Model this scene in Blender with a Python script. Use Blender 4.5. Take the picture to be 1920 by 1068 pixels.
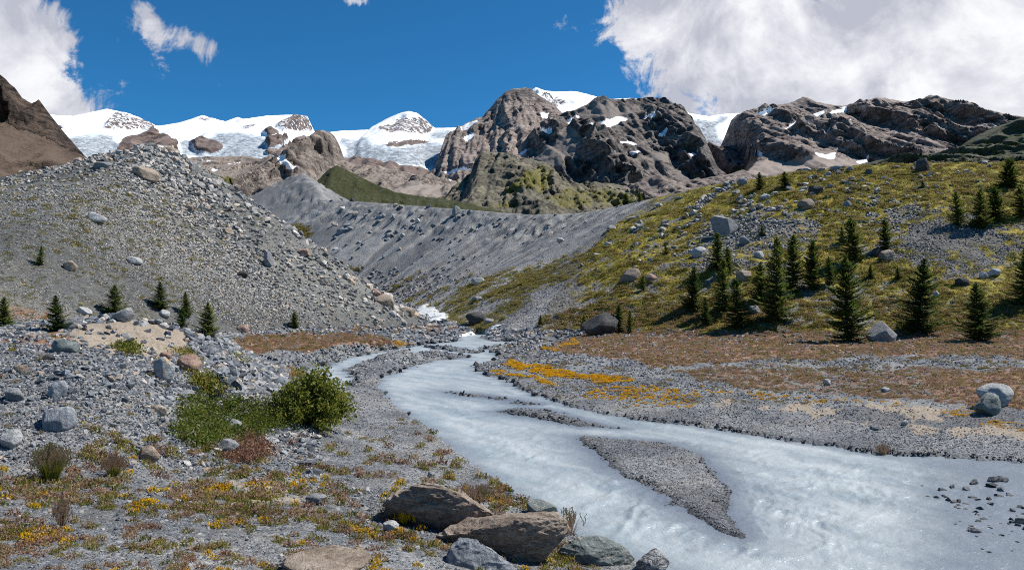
import bpy, bmesh, math, random
import numpy as np
from mathutils import Vector, Matrix

for o in list(bpy.data.objects):
    bpy.data.objects.remove(o)
S = bpy.context.scene
C = S.collection
R = math.radians
rng = np.random.default_rng(7)
random.seed(7)

# ------------------------------------------------------------------ camera, sky, sun, exposure
F = 1371.0                      # focal length in photo pixels (1920 wide)
HV = 555.0                      # photo row of the horizon
CAMZ = 5.5
cam = bpy.data.cameras.new('camera')
cam.sensor_width = 36.0
cam.lens = 36.0 * F / 1920.0
cam.shift_y = (HV - 534.0) / 1920.0
cam.clip_start = 0.1
cam.clip_end = 40000
camo = bpy.data.objects.new('camera', cam)
camo.location = (0, 0, CAMZ)
camo.rotation_euler = (R(90), 0, 0)
C.objects.link(camo)
S.camera = camo

SUN_AZ, SUN_EL = 74.0, 52.0     # azimuth clockwise from the viewing direction (+Y)
EXPOSURE = 0.36
sun = bpy.data.lights.new('sun', 'SUN')
sun.energy = 5.0
sun.angle = R(0.53)
sun.color = (1.0, 0.95, 0.88)
suno = bpy.data.objects.new('sun', sun)
sd = Vector((math.sin(R(SUN_AZ)) * math.cos(R(SUN_EL)), math.cos(R(SUN_AZ)) * math.cos(R(SUN_EL)), math.sin(R(SUN_EL))))
suno.rotation_euler = (-sd).to_track_quat('-Z', 'Y').to_euler()
suno.location = (60, 30, 80)
C.objects.link(suno)

S.view_settings.view_transform = 'Standard'
S.view_settings.look = 'None'
S.view_settings.exposure = EXPOSURE
S.view_settings.gamma = 1.0
S.cycles.use_denoising = False
S.cycles.filter_width = 1.0
S.cycles.max_bounces = 6
S.cycles.diffuse_bounces = 3
S.cycles.glossy_bounces = 2
S.cycles.transparent_max_bounces = 8


class NT:
    """small helper to write node trees"""
    def __init__(self, tree):
        self.t = tree
        tree.nodes.clear()

    def n(self, typ, **kw):
        nd = self.t.nodes.new(typ)
        for k, v in kw.items():
            if k.startswith('i_'):
                key = k[2:].replace('_', ' ')
                self.put(nd.inputs[key], v)
            else:
                setattr(nd, k, v)
        return nd

    def put(self, sock, v):
        if isinstance(v, bpy.types.NodeSocket):
            self.t.links.new(v, sock)
        elif isinstance(v, bpy.types.Node):
            self.t.links.new(v.outputs[0], sock)
        else:
            if sock.type == 'RGBA' and len(v) == 3:
                v = (*v, 1)
            sock.default_value = v

    def m(self, op, a, b=None, c=None, clamp=False):
        nd = self.t.nodes.new('ShaderNodeMath')
        nd.operation = op
        nd.use_clamp = clamp
        self.put(nd.inputs[0], a)
        if b is not None:
            self.put(nd.inputs[1], b)
        if c is not None:
            self.put(nd.inputs[2], c)
        return nd.outputs[0]

    def mix(self, fac, a, b, blend='MIX'):
        nd = self.t.nodes.new('ShaderNodeMix')
        nd.data_type = 'RGBA'
        nd.blend_type = blend
        self.put(nd.inputs[0], fac)
        self.put(nd.inputs[6], a)
        self.put(nd.inputs[7], b)
        return nd.outputs[2]

    def noise(self, vec, scale, detail=4, rough=.55, dist=0.0, out=0):
        nd = self.t.nodes.new('ShaderNodeTexNoise')
        if vec is not None:
            self.put(nd.inputs['Vector'], vec)
        nd.inputs['Scale'].default_value = scale
        nd.inputs['Detail'].default_value = detail
        nd.inputs['Roughness'].default_value = rough
        nd.inputs['Distortion'].default_value = dist
        return nd.outputs[out]

    def voro(self, vec, scale, feature='F1', out=0, rand=1.0):
        nd = self.t.nodes.new('ShaderNodeTexVoronoi')
        nd.feature = feature
        if vec is not None:
            self.put(nd.inputs['Vector'], vec)
        nd.inputs['Scale'].default_value = scale
        nd.inputs['Randomness'].default_value = rand
        return nd.outputs[out]

    def ramp(self, fac, stops, interp='LINEAR'):
        nd = self.t.nodes.new('ShaderNodeValToRGB')
        el = nd.color_ramp.elements
        nd.color_ramp.interpolation = interp
        while len(el) < len(stops):
            el.new(0.5)
        for e, (p, c) in zip(el, stops):
            e.position = p
            e.color = (*c, 1) if not isinstance(c, (int, float)) else (c, c, c, 1)
        self.put(nd.inputs[0], fac)
        return nd.outputs[0]

    def step(self, x, a, b):
        nd = self.t.nodes.new('ShaderNodeMapRange')
        nd.interpolation_type = 'SMOOTHSTEP'
        self.put(nd.inputs[0], x)
        nd.inputs[1].default_value = a
        nd.inputs[2].default_value = b
        return nd.outputs[0]

    def attr(self, name):
        nd = self.t.nodes.new('ShaderNodeAttribute')
        nd.attribute_name = name
        return nd.outputs['Fac']

    def bump(self, h, strength, dist, normal=None):
        nd = self.t.nodes.new('ShaderNodeBump')
        nd.inputs['Strength'].default_value = strength
        nd.inputs['Distance'].default_value = dist
        self.put(nd.inputs['Height'], h)
        if normal is not None:
            self.put(nd.inputs['Normal'], normal)
        return nd.outputs[0]

    def scale(self, vec, s):
        nd = self.t.nodes.new('ShaderNodeMapping')
        self.put(nd.inputs['Vector'], vec)
        nd.inputs['Scale'].default_value = s
        return nd.outputs[0]


def px_dir(u, v):
    az = math.atan((u - 960) / F)
    el = math.atan((HV - v) / math.hypot(F, u - 960))
    return az, el


def make_world():
    w = bpy.data.worlds.new('World')
    S.world = w
    w.use_nodes = True
    t = NT(w.node_tree)
    sky = t.n('ShaderNodeTexSky', sky_type='NISHITA', sun_disc=False, sun_elevation=R(SUN_EL), sun_rotation=R(SUN_AZ),
              altitude=2600.0, air_density=1.0, dust_density=0.15, ozone_density=4.0)
    gen = t.n('ShaderNodeTexCoord').outputs['Generated']
    sep = t.n('ShaderNodeSeparateXYZ', i_Vector=gen)
    x, y, z = sep.outputs
    az = t.m('ARCTAN2', x, y)
    el = t.m('ARCSINE', z)
    # lumpy cloud noise on the sky sphere
    n1 = t.noise(gen, 5.5, 9, .62, .35)
    n2 = t.noise(gen, 15.0, 10, .68, .5)
    n3 = t.noise(gen, 2.2, 3, .5)

    def blob(u, v, su, sv):
        a, e = px_dir(u, v)
        d1 = t.m('MULTIPLY', t.m('SUBTRACT', az, a), F / su)
        d2 = t.m('MULTIPLY', t.m('SUBTRACT', el, e), F / sv)
        r2 = t.m('ADD', t.m('MULTIPLY', d1, d1), t.m('MULTIPLY', d2, d2))
        return t.m('POWER', 2.718, t.m('MULTIPLY', r2, -1.0))
    cover = t.m('MULTIPLY', t.m('SUBTRACT', n3, .5), .25)
    for (u, v, su, sv, k) in [(1330, 120, 190, 135, .44), (1600, 110, 280, 140, .33), (1900, 130, 240, 190, .44), (2300, 60, 420, 330, .5),
                              (1380, 20, 240, 70, .25), (1180, 30, 60, 70, .25),
                              (0, 60, 80, 110, .40), (75, 140, 60, 70, .22), (-300, 60, 260, 260, .45),
                              (285, 85, 28, 70, .25), (395, 95, 50, 24, .29), (340, 66, 60, 22, .25), (455, 40, 36, 40, .29), (222, 97, 26, 26, .22), (500, 60, 60, 60, -.10), (180, 100, 30, 60, -.08),
                              (675, 0, 45, 26, .40), (945, 5, 26, 26, .32), (275, 15, 30, 30, .3), (620, 230, 35, 45, .2),
                              (760, 120, 300, 100, -.3), (1150, 110, 40, 60, -.06)]:
        cover = t.m('ADD', cover, t.m('MULTIPLY', blob(u, v, su, sv), k))
    f = t.m('ADD', t.m('ADD', t.m('MULTIPLY', t.m('SUBTRACT', n1, .5), 1.25), t.m('MULTIPLY', t.m('SUBTRACT', n2, .5), 1.25)), cover)
    mask = t.step(f, .19, .38)
    # brightness inside the clouds: lit tops, grey bellies
    n4 = t.noise(gen, 7.5, 9, .62, .4)
    n5 = t.noise(gen, 2.6, 4, .5)
    shade = t.m('ADD', t.m('ADD', t.m('MULTIPLY', n4, 1.36), t.m('MULTIPLY', n5, .44)), t.m('MULTIPLY', t.m('MINIMUM', f, .7), -.36))
    ccol = t.ramp(shade, [(.45, (.95, .96, .98)), (.56, (.86, .87, .90)), (.67, (.70, .71, .77)), (.84, (.47, .49, .57))])
    bg1 = t.n('ShaderNodeBackground', i_Color=t.mix(1.0, sky.outputs[0], (.22, .76, 1.0), 'MULTIPLY'), i_Strength=.09)
    bg2 = t.n('ShaderNodeBackground', i_Color=ccol, i_Strength=.84)
    mx = t.n('ShaderNodeMixShader')
    t.put(mx.inputs[0], mask)
    t.put(mx.inputs[1], bg1.outputs[0])
    t.put(mx.inputs[2], bg2.outputs[0])
    out = t.n('ShaderNodeOutputWorld')
    t.put(out.inputs[0], mx.outputs[0])


make_world()

# ------------------------------------------------------------------ noise, geometry helpers


def _hash(ix, iy, iz, seed):
    h = (ix.astype(np.uint32) * np.uint32(374761393) + iy.astype(np.uint32) * np.uint32(668265263)
         + iz.astype(np.uint32) * np.uint32(2147483647 - 5) + np.uint32((seed * 974711 + 12345) & 0xffffffff))
    h = (h ^ (h >> np.uint32(13))) * np.uint32(1274126177)
    return (h ^ (h >> np.uint32(16)))


def perlin(x, y, seed=0, z=None):
    if z is None:
        xi = np.floor(x); yi = np.floor(y)
        fx = x - xi; fy = y - yi
        xi = xi.astype(np.int64); yi = yi.astype(np.int64); zi = np.zeros_like(xi)
        ux = fx * fx * fx * (fx * (fx * 6 - 15) + 10); uy = fy * fy * fy * (fy * (fy * 6 - 15) + 10)

        def g(dx, dy):
            a = _hash(xi + dx, yi + dy, zi, seed) * (2 * math.pi / 4294967296.0)
            return np.cos(a) * (fx - dx) + np.sin(a) * (fy - dy)
        a = g(0, 0) * (1 - ux) + g(1, 0) * ux
        b = g(0, 1) * (1 - ux) + g(1, 1) * ux
        return (a * (1 - uy) + b * uy) * 1.4
    xi = np.floor(x); yi = np.floor(y); zi = np.floor(z)
    fx = x - xi; fy = y - yi; fz = z - zi
    xi = xi.astype(np.int64); yi = yi.astype(np.int64); zi = zi.astype(np.int64)
    s = lambda t: t * t * (3 - 2 * t)
    ux, uy, uz = s(fx), s(fy), s(fz)

    def v(dx, dy, dz):
        h = _hash(xi + dx, yi + dy, zi + dz, seed)
        gx = (h & np.uint32(1023)) / 511.5 - 1; gy = ((h >> np.uint32(10)) & np.uint32(1023)) / 511.5 - 1; gz = ((h >> np.uint32(20)) & np.uint32(1023)) / 511.5 - 1
        return (gx * (fx - dx) + gy * (fy - dy) + gz * (fz - dz)) * 1.5
    c0 = (v(0, 0, 0) * (1 - ux) + v(1, 0, 0) * ux) * (1 - uy) + (v(0, 1, 0) * (1 - ux) + v(1, 1, 0) * ux) * uy
    c1 = (v(0, 0, 1) * (1 - ux) + v(1, 0, 1) * ux) * (1 - uy) + (v(0, 1, 1) * (1 - ux) + v(1, 1, 1) * ux) * uy
    return c0 * (1 - uz) + c1 * uz


def fbm(x, y, octv=4, seed=0, gain=.5, z=None):
    r = 0; a = 1; tot = 0
    for i in range(octv):
        k = 2.03 ** i
        r = r + a * perlin(x * k + 17.3 * i, y * k - 9.1 * i, seed + i, None if z is None else z * k + 3.7 * i)
        tot += a
        a *= gain
    return r / tot


def ridged(x, y, octv=4, seed=0, gain=.5, z=None):
    r = 0; a = 1; tot = 0; w = 1
    for i in range(octv):
        k = 2.05 ** i
        n = 1 - np.abs(perlin(x * k + 5.3 * i, y * k - 2.1 * i, seed + i, None if z is None else z * k + 3.7 * i)) * 1.5
        n = np.clip(n, 0, 1) ** 2 * w
        w = np.clip(n * 1.6, 0, 1)
        r = r + a * n
        tot += a
        a *= gain
    return r / tot


def sstep(x, a, b):
    t = np.clip((x - a) / (b - a), 0, 1)
    return t * t * (3 - 2 * t)


def poly_sd(x, y, poly):
    """signed distance to a closed polygon, negative inside"""
    p = np.asarray(poly, float)
    d2 = np.full(x.shape, 1e18)
    inside = np.zeros(x.shape, bool)
    n = len(p)
    for i in range(n):
        ax, ay = p[i]; bx, by = p[(i + 1) % n]
        ex, ey = bx - ax, by - ay
        wx, wy = x - ax, y - ay
        t = np.clip((wx * ex + wy * ey) / (ex * ex + ey * ey + 1e-12), 0, 1)
        dx, dy = wx - ex * t, wy - ey * t
        d2 = np.minimum(d2, dx * dx + dy * dy)
        cross = ((ay <= y) != (by <= y)) & (x < (bx - ax) * (y - ay) / (by - ay + 1e-12) + ax)
        inside ^= cross
    d = np.sqrt(d2)
    return np.where(inside, -d, d)


def proj(x, y, z):
    return 960 + F * x / y, HV - F * (z - CAMZ) / y


def pd(u, v, d):
    return ((u - 960) / F * d, d, CAMZ + (HV - v) / F * d)


def pz(u, v, z):
    d = (CAMZ - z) * F / (v - HV)
    return ((u - 960) / F * d, d, z)


def link(name, me, parent=None, mat=None):
    o = bpy.data.objects.new(name, me)
    C.objects.link(o)
    if parent is not None:
        o.parent = parent
    if mat is not None and me is not None and not me.materials:
        me.materials.append(mat)
    return o


def mesh_np(name, verts, faces, smooth=True):
    """verts (n,3), faces (m,k) arrays"""
    me = bpy.data.meshes.new(name)
    verts = np.asarray(verts, np.float32); faces = np.asarray(faces, np.int32)
    k = faces.shape[1]
    me.vertices.add(len(verts)); me.vertices.foreach_set('co', verts.ravel())
    me.loops.add(faces.size); me.loops.foreach_set('vertex_index', faces.ravel())
    me.polygons.add(len(faces)); me.polygons.foreach_set('loop_start', np.arange(0, faces.size, k, dtype=np.int32))
    me.update(calc_edges=True)
    me.polygons.foreach_set('use_smooth', np.full(len(faces), smooth))
    return me


def add_attr(me, name, vals):
    a = me.attributes.new(name, 'FLOAT', 'POINT')
    a.data.foreach_set('value', np.asarray(vals, np.float32))


def tag(o, label=None, cat=None, group=None, kind=None):
    if label: o['label'] = label
    if cat: o['category'] = cat
    if group: o['group'] = group
    if kind: o['kind'] = kind
    return o


# ------------------------------------------------------------------ materials
def new_mat(name):
    m = bpy.data.materials.new(name)
    m.use_nodes = True
    t = NT(m.node_tree)
    out = t.n('ShaderNodeOutputMaterial')
    b = t.n('ShaderNodeBsdfPrincipled')
    t.put(out.inputs[0], b.outputs[0])
    b.inputs['Roughness'].default_value = .9
    b.inputs['Specular IOR Level'].default_value = .25
    return m, t, b


def terrain_mat(name, scree_a, scree_b, scree_c, stone_scale):
    """gravel and scree with grass, heath, sand and snow masks from the mesh"""
    m, t, b = new_mat(name)
    pos = t.n('ShaderNodeNewGeometry').outputs['Position']
    cell = t.voro(pos, stone_scale, out=1)
    cval = t.n('ShaderNodeSeparateColor', i_Color=cell).outputs[0]
    cell2 = t.n('ShaderNodeSeparateColor', i_Color=t.voro(pos, stone_scale * 3.3, out=1)).outputs[1]
    big = t.noise(pos, stone_scale * .06, 5, .6)
    fine = t.noise(pos, stone_scale * 6, 3, .6)
    k = t.m('ADD', t.m('MULTIPLY', cval, .5), t.m('MULTIPLY', cell2, .5))
    k = t.m('ADD', t.m('MULTIPLY', k, .62), t.m('MULTIPLY', t.m('SUBTRACT', fine, .3), .42))
    scree = t.ramp(k, [(.08, scree_a), (.45, scree_b), (.8, scree_c)])
    scree = t.mix(t.step(big, .40, .66), scree, t.mix(1.0, scree, (1.06, 1.01, .93), 'MULTIPLY'))
    # grass: olive, ochre and green tones
    gn = t.noise(pos, .35, 6, .68)
    gn2 = t.noise(pos, 2.3, 4, .65)
    grass = t.ramp(t.m('ADD', t.m('MULTIPLY', gn, .6), t.m('MULTIPLY', gn2, .4)),
                   [(.34, (.085, .100, .014)), (.45, (.205, .190, .020)), (.54, (.32, .25, .030)), (.68, (.38, .25, .06))])
    heath = t.ramp(t.m('ADD', t.m('MULTIPLY', t.noise(pos, .5, 6, .7), .5), t.m('MULTIPLY', t.noise(pos, 4.5, 4, .7), .5)),
                   [(.34, (.085, .080, .030)), (.45, (.185, .095, .052)), (.56, (.275, .165, .105)), (.70, (.36, .27, .20))])
    sand = t.ramp(t.noise(pos, 3.0, 6, .7), [(.3, (.24, .195, .145)), (.7, (.40, .34, .27))])
    edge = t.m('MULTIPLY', t.m('SUBTRACT', t.noise(pos, 1.7, 6, .7), .5), 1.5)

    def msk(a):
        return t.step(t.m('ADD', t.attr(a), edge), .42, .58)
    scree = t.mix(t.step(t.m('ADD', t.attr('streak'), t.m('MULTIPLY', edge, .12)), .30, .75), t.mix(1.0, scree, (.72, .73, .75), 'MULTIPLY'), t.mix(1.0, scree, (1.22, 1.21, 1.18), 'MULTIPLY'))
    col = t.mix(msk('sand'), scree, sand)
    col = t.mix(msk('heath'), col, heath)
    col = t.mix(msk('grass'), col, grass)
    col = t.mix(t.attr('wet'), col, t.mix(1.0, col, (.45, .47, .50), 'MULTIPLY'))
    t.put(b.inputs['Base Color'], col)
    hd = t.m('ADD', t.m('MULTIPLY', t.voro(pos, stone_scale, 'F1'), -.6), t.m('MULTIPLY', t.voro(pos, stone_scale * 3.3, 'F1'), -.25))
    hd = t.m('ADD', hd, t.m('MULTIPLY', fine, .25))
    t.put(b.inputs['Normal'], t.bump(hd, .9, .8 / stone_scale))
    return m


def rock_face_mat(name, cols, band_scale, bump_d, snow=True, green=(.075, .075, .02), tilt=(.5, .3, 1.0), debris=.75):
    """bare mountain rock with strata, snow and thin turf masks from the mesh"""
    m, t, b = new_mat(name)
    pos = t.n('ShaderNodeNewGeometry').outputs['Position']
    sp = t.scale(pos, (1 * tilt[0], 1 * tilt[1], 2.6 * tilt[2]))
    n1 = t.noise(sp, band_scale * 2.2, 12, .72, .9)
    n2 = t.noise(pos, band_scale * 5, 10, .75, .3)
    k = t.m('ADD', t.m('MULTIPLY', n1, .6), t.m('MULTIPLY', n2, .4))
    rock = t.ramp(k, [(.40, cols[0]), (.47, cols[1]), (.53, cols[2]), (.60, cols[3])])
    litho = t.step(t.noise(t.scale(pos, (1, .6, 1.5)), band_scale * .7, 6, .6, .6), .42, .60)
    rock = t.mix(litho, t.mix(1.0, rock, (.58, .58, .61), 'MULTIPLY'), rock)
    e = t.m('MULTIPLY', t.m('SUBTRACT', t.noise(pos, band_scale * 6, 9, .75), .5), 2.2)
    gm = t.step(t.m('ADD', t.attr('turf'), e), .42, .6)
    tn = t.noise(pos, band_scale * 9, 5, .7)
    rock = t.mix(gm, rock, t.ramp(tn, [(.35, green), (.65, tuple(c * 2.0 for c in green))]))
    nz_ = t.n('ShaderNodeSeparateXYZ', i_Vector=t.n('ShaderNodeNewGeometry').outputs['True Normal']).outputs[2]
    deb = t.m('MULTIPLY', t.step(t.m('ADD', nz_, t.m('MULTIPLY', e, .10)), .66, .88), debris)
    scr = t.m('MAXIMUM', t.step(t.m('ADD', t.attr('talus'), t.m('MULTIPLY', e, .7)), .42, .6), deb)
    rock = t.mix(scr, rock, t.ramp(t.noise(pos, band_scale * 12, 5, .75), [(.3, tuple(c * .75 for c in cols[2])), (.7, tuple(c * 1.15 for c in cols[2]))]))
    sm = t.step(t.m('ADD', t.attr('snow'), t.m('MULTIPLY', e, .95)), .44, .54)
    ice = t.noise(t.scale(pos, (1, .6, 1.6)), band_scale * 5.5, 10, .75, 1.0)
    icec = t.ramp(t.m('ADD', ice, t.m('MULTIPLY', t.m('SUBTRACT', t.attr('ice'), .62), -.54)),
                  [(.24, (.20, .22, .24)), (.40, (.50, .56, .61)), (.54, (.80, .84, .88)), (.66, (.90, .91, .93))])
    col = t.mix(sm, rock, icec)
    t.put(b.inputs['Base Color'], col)
    hgt = t.m('ADD', t.m('ADD', t.m('MULTIPLY', n1, 1.0), t.m('MULTIPLY', n2, .6)), t.m('MULTIPLY', t.noise(sp, band_scale * 16, 8, .75, .5), .5))
    hgt = t.m('MULTIPLY', hgt, t.m('SUBTRACT', 1.0, t.m('MAXIMUM', t.m('MULTIPLY', sm, .88), t.m('MULTIPLY', scr, .6))))
    t.put(b.inputs['Normal'], t.bump(hgt, 1.0, bump_d))
    return m


def stone_mat(name, stops, scale=3.0, rough=.85):
    m, t, b = new_mat(name)
    oi = t.n('ShaderNodeObjectInfo')
    tc = t.n('ShaderNodeTexCoord').outputs['Object']
    rnd = oi.outputs['Random']
    base = t.ramp(rnd, stops)
    v = t.n('ShaderNodeVectorMath', operation='ADD')
    t.put(v.inputs[0], tc)
    t.put(v.inputs[1], t.n('ShaderNodeCombineXYZ', i_X=t.m('MULTIPLY', rnd, 50.0), i_Y=t.m('MULTIPLY', rnd, 23.0)).outputs[0])
    n = t.noise(t.scale(v.outputs[0], (1, 1, 2.5)), scale, 6, .7, .6)
    col = t.mix(t.step(n, .38, .66), t.mix(1.0, base, (.62, .64, .68), 'MULTIPLY'), t.mix(1.0, base, (1.22, 1.18, 1.12), 'MULTIPLY'))
    t.put(b.inputs['Base Color'], col)
    b.inputs['Roughness'].default_value = rough
    t.put(b.inputs['Normal'], t.bump(n, .5, .12))
    return m


def boulder_mat(name, c0, c1, vein, vscale=2.0, vein_w=.06, lichen=None, stretch=(1, 1, 2.4)):
    m, t, b = new_mat(name)
    tc = t.n('ShaderNodeNewGeometry').outputs['Position']
    sp = t.scale(tc, stretch)
    n = t.noise(sp, vscale, 8, .7, 1.2)
    n2 = t.noise(tc, vscale * 7, 6, .72)
    k = t.m('ADD', t.m('MULTIPLY', n, .6), t.m('MULTIPLY', n2, .4))
    col = t.ramp(k, [(.33, tuple(x * .45 for x in c0)), (.46, c0), (.60, c1)])
    vn = t.m('ABSOLUTE', t.m('SUBTRACT', t.noise(sp, vscale * .8, 6, .6, 2.2), .5))
    col = t.mix(t.m('MULTIPLY', t.step(vn, vein_w * .55, 0.0), t.step(t.noise(tc, vscale * 1.3, 4, .6), .45, .62)), col, vein)
    if lichen:
        col = t.mix(t.step(t.noise(tc, vscale * 1.5, 5, .65), .58, .66), col, lichen)
    t.put(b.inputs['Base Color'], col)
    b.inputs['Roughness'].default_value = .8
    t.put(b.inputs['Normal'], t.bump(t.m('ADD', n, t.m('MULTIPLY', n2, .7)), .8, .25 / vscale))
    return m


def leaf_mat(name, stops, scale=6.0, trans=.42):
    m, t, b = new_mat(name)
    oi = t.n('ShaderNodeObjectInfo')
    pos = t.n('ShaderNodeNewGeometry').outputs['Position']
    k = t.m('ADD', t.m('MULTIPLY', t.noise(pos, scale, 4, .7), .75), t.m('MULTIPLY', oi.outputs['Random'], .25))
    col = t.ramp(k, stops)
    t.put(b.inputs['Base Color'], col)
    b.inputs['Roughness'].default_value = .65
    tr = t.n('ShaderNodeBsdfTranslucent', i_Color=col)
    mx = t.n('ShaderNodeMixShader')
    mx.inputs[0].default_value = trans
    t.put(mx.inputs[1], b.outputs[0]); t.put(mx.inputs[2], tr.outputs[0])
    out = [n for n in t.t.nodes if n.type == 'OUTPUT_MATERIAL'][0]
    t.put(out.inputs[0], mx.outputs[0])
    return m


M = {}
GA, GB, GC = (.075, .082, .090), (.180, .190, .202), (.38, .385, .39)
M['floor'] = terrain_mat('gravel_ground', GA, GB, GC, 7.0)
M['moraine'] = terrain_mat('moraine_scree', (.062, .065, .064), (.145, .148, .142), (.30, .295, .27), 4.5)
M['wall'] = terrain_mat('wall_scree', (.13, .135, .14), (.24, .245, .25), (.40, .40, .40), 3.2)
M['hill'] = terrain_mat('hillside_turf', (.075, .075, .072), (.17, .165, .155), (.33, .31, .28), 2.0)
STONES = [(0.0, (.075, .085, .10)), (.28, (.145, .16, .18)), (.55, (.225, .245, .27)), (.76, (.33, .345, .36)), (.86, (.46, .45, .42)), (.94, (.38, .28, .20)), (1.0, (.66, .64, .61))]
M['stone'] = stone_mat('grey_stone', STONES)
M['stone_warm'] = stone_mat('warm_stone', [(0.0, (.09, .095, .098)), (.28, (.19, .195, .195)), (.55, (.32, .318, .305)), (.8, (.50, .48, .44)), (.93, (.45, .35, .26)), (1.0, (.68, .66, .62))])
M['stone_wet'] = stone_mat('wet_stone', [(0.0, (.030, .034, .040)), (.7, (.085, .092, .10)), (1.0, (.17, .17, .17))], rough=.35)
M['needle'] = leaf_mat('conifer_needles', [(.30, (.050, .095, .017)), (.47, (.125, .180, .032)), (.62, (.24, .28, .055))], 2.2, .45)
M['bark'] = boulder_mat('bark', (.075, .055, .04), (.13, .10, .08), (.05, .04, .03), 8.0)
M['shrub_leaf'] = leaf_mat('shrub_leaves', [(.30, (.085, .110, .018)), (.43, (.20, .22, .032)), (.54, (.29, .24, .045)), (.64, (.42, .19, .08))], 5.0)
M['mat_leaf'] = leaf_mat('mat_leaves', [(.30, (.050, .080, .012)), (.5, (.110, .145, .018)), (.62, (.19, .155, .03)), (.72, (.32, .13, .055))], 3.5)
M['red_leaf'] = leaf_mat('red_leaves', [(.30, (.16, .082, .052)), (.43, (.27, .140, .090)), (.58, (.42, .29, .20)), (.70, (.17, .16, .045))], 3.0)
M['green_leaf'] = leaf_mat('green_leaves', [(.30, (.085, .115, .016)), (.5, (.190, .195, .025)), (.66, (.32, .25, .045))], 3.0)
M['yellow_petal'] = leaf_mat('yellow_petals', [(.3, (.55, .27, .008)), (.6, (.78, .47, .015))], 4.0)
M['blue_petal'] = leaf_mat('blue_petals', [(.3, (.05, .06, .45)), (.6, (.10, .11, .65))], 4.0)
M['straw'] = leaf_mat('straw', [(.3, (.26, .17, .10)), (.5, (.42, .28, .19)), (.7, (.22, .21, .06))], 3.0)


def water_mat():
    m, t, b = new_mat('glacial_water')
    pos = t.n('ShaderNodeNewGeometry').outputs['Position']
    n = t.noise(t.scale(pos, (1, .55, 1)), .55, 6, .6, .8)
    n2 = t.noise(pos, 3.0, 5, .65, .5)
    k = t.m('ADD', t.m('ADD', t.m('MULTIPLY', n, .35), t.m('MULTIPLY', n2, .25)), t.m('MULTIPLY', t.attr('flow'), .4))
    milk = t.ramp(k, [(.36, (.27, .325, .352)), (.51, (.375, .422, .437)), (.66, (.46, .50, .508))])
    sh = t.m('MULTIPLY', t.attr('shallow'), t.step(t.m('ADD', n2, t.m('MULTIPLY', t.attr('shallow'), .3)), .30, .62))
    col = t.mix(sh, milk, (.145, .175, .215))
    foam = t.step(t.m('ADD', t.attr('foam'), t.m('MULTIPLY', t.m('SUBTRACT', n2, .5), 1.1)), .62, 1.0)
    col = t.mix(foam, col, (.84, .86, .86))
    t.put(b.inputs['Base Color'], col)
    b.inputs['Roughness'].default_value = .30
    b.inputs['Specular IOR Level'].default_value = .5
    w = t.m('ADD', t.m('MULTIPLY', t.noise(pos, 3.6, 6, .65, .6), .6), t.m('MULTIPLY', t.noise(pos, 14.0, 4, .6, .4), .22))
    t.put(b.inputs['Normal'], t.bump(w, .58, .12))
    return m


M['water'] = water_mat()

# ------------------------------------------------------------------ near terrain: height function
RIVER_PX = [(933, 613), (904, 623), (860, 632), (856, 640), (811, 644), (764, 651), (700, 662), (645, 672), (618, 684), (575, 692), (540, 735), (600, 742), (652, 728),
            (668, 712), (648, 692), (690, 678), (780, 668), (840, 664), (878, 670), (808, 677), (764, 689), (724, 704), (707, 718), (712, 735), (733, 757), (770, 787), (812, 812),
            (862, 852), (922, 897), (985, 942), (1050, 987), (1110, 1022), (1190, 1052), (1300, 1090), (1400, 1200), (2200, 1300), (2700, 1000), (2500, 900),
            (1920, 868), (1800, 860), (1700, 856), (1600, 846), (1500, 829), (1400, 815), (1280, 796), (1180, 785), (1080, 765), (1000, 740), (960, 719), (904, 698),
            (887, 687), (939, 674), (925, 658), (900, 652), (935, 648), (1076, 645), (1076, 641), (927, 640), (900, 634), (925, 626), (945, 614)]
BARS_PX = [[(842, 735), (900, 740), (955, 748), (1010, 757), (990, 758), (930, 748), (870, 742)],
           [(930, 771), (975, 766), (1020, 768), (1080, 785), (1160, 803), (1100, 800), (1050, 793), (985, 780)],
           [(1085, 818), (1150, 822), (1250, 831), (1315, 852), (1352, 892), (1370, 942), (1376, 975), (1395, 1010), (1340, 992), (1285, 960), (1215, 915), (1150, 880), (1110, 850)],
           [(800, 650), (850, 651), (900, 659), (885, 662), (830, 656)]]
RIVER = [pz(u, v, 0)[:2] for u, v in RIVER_PX]
BARS = [[pz(u, v, 0)[:2] for u, v in b] for b in BARS_PX]

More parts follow.
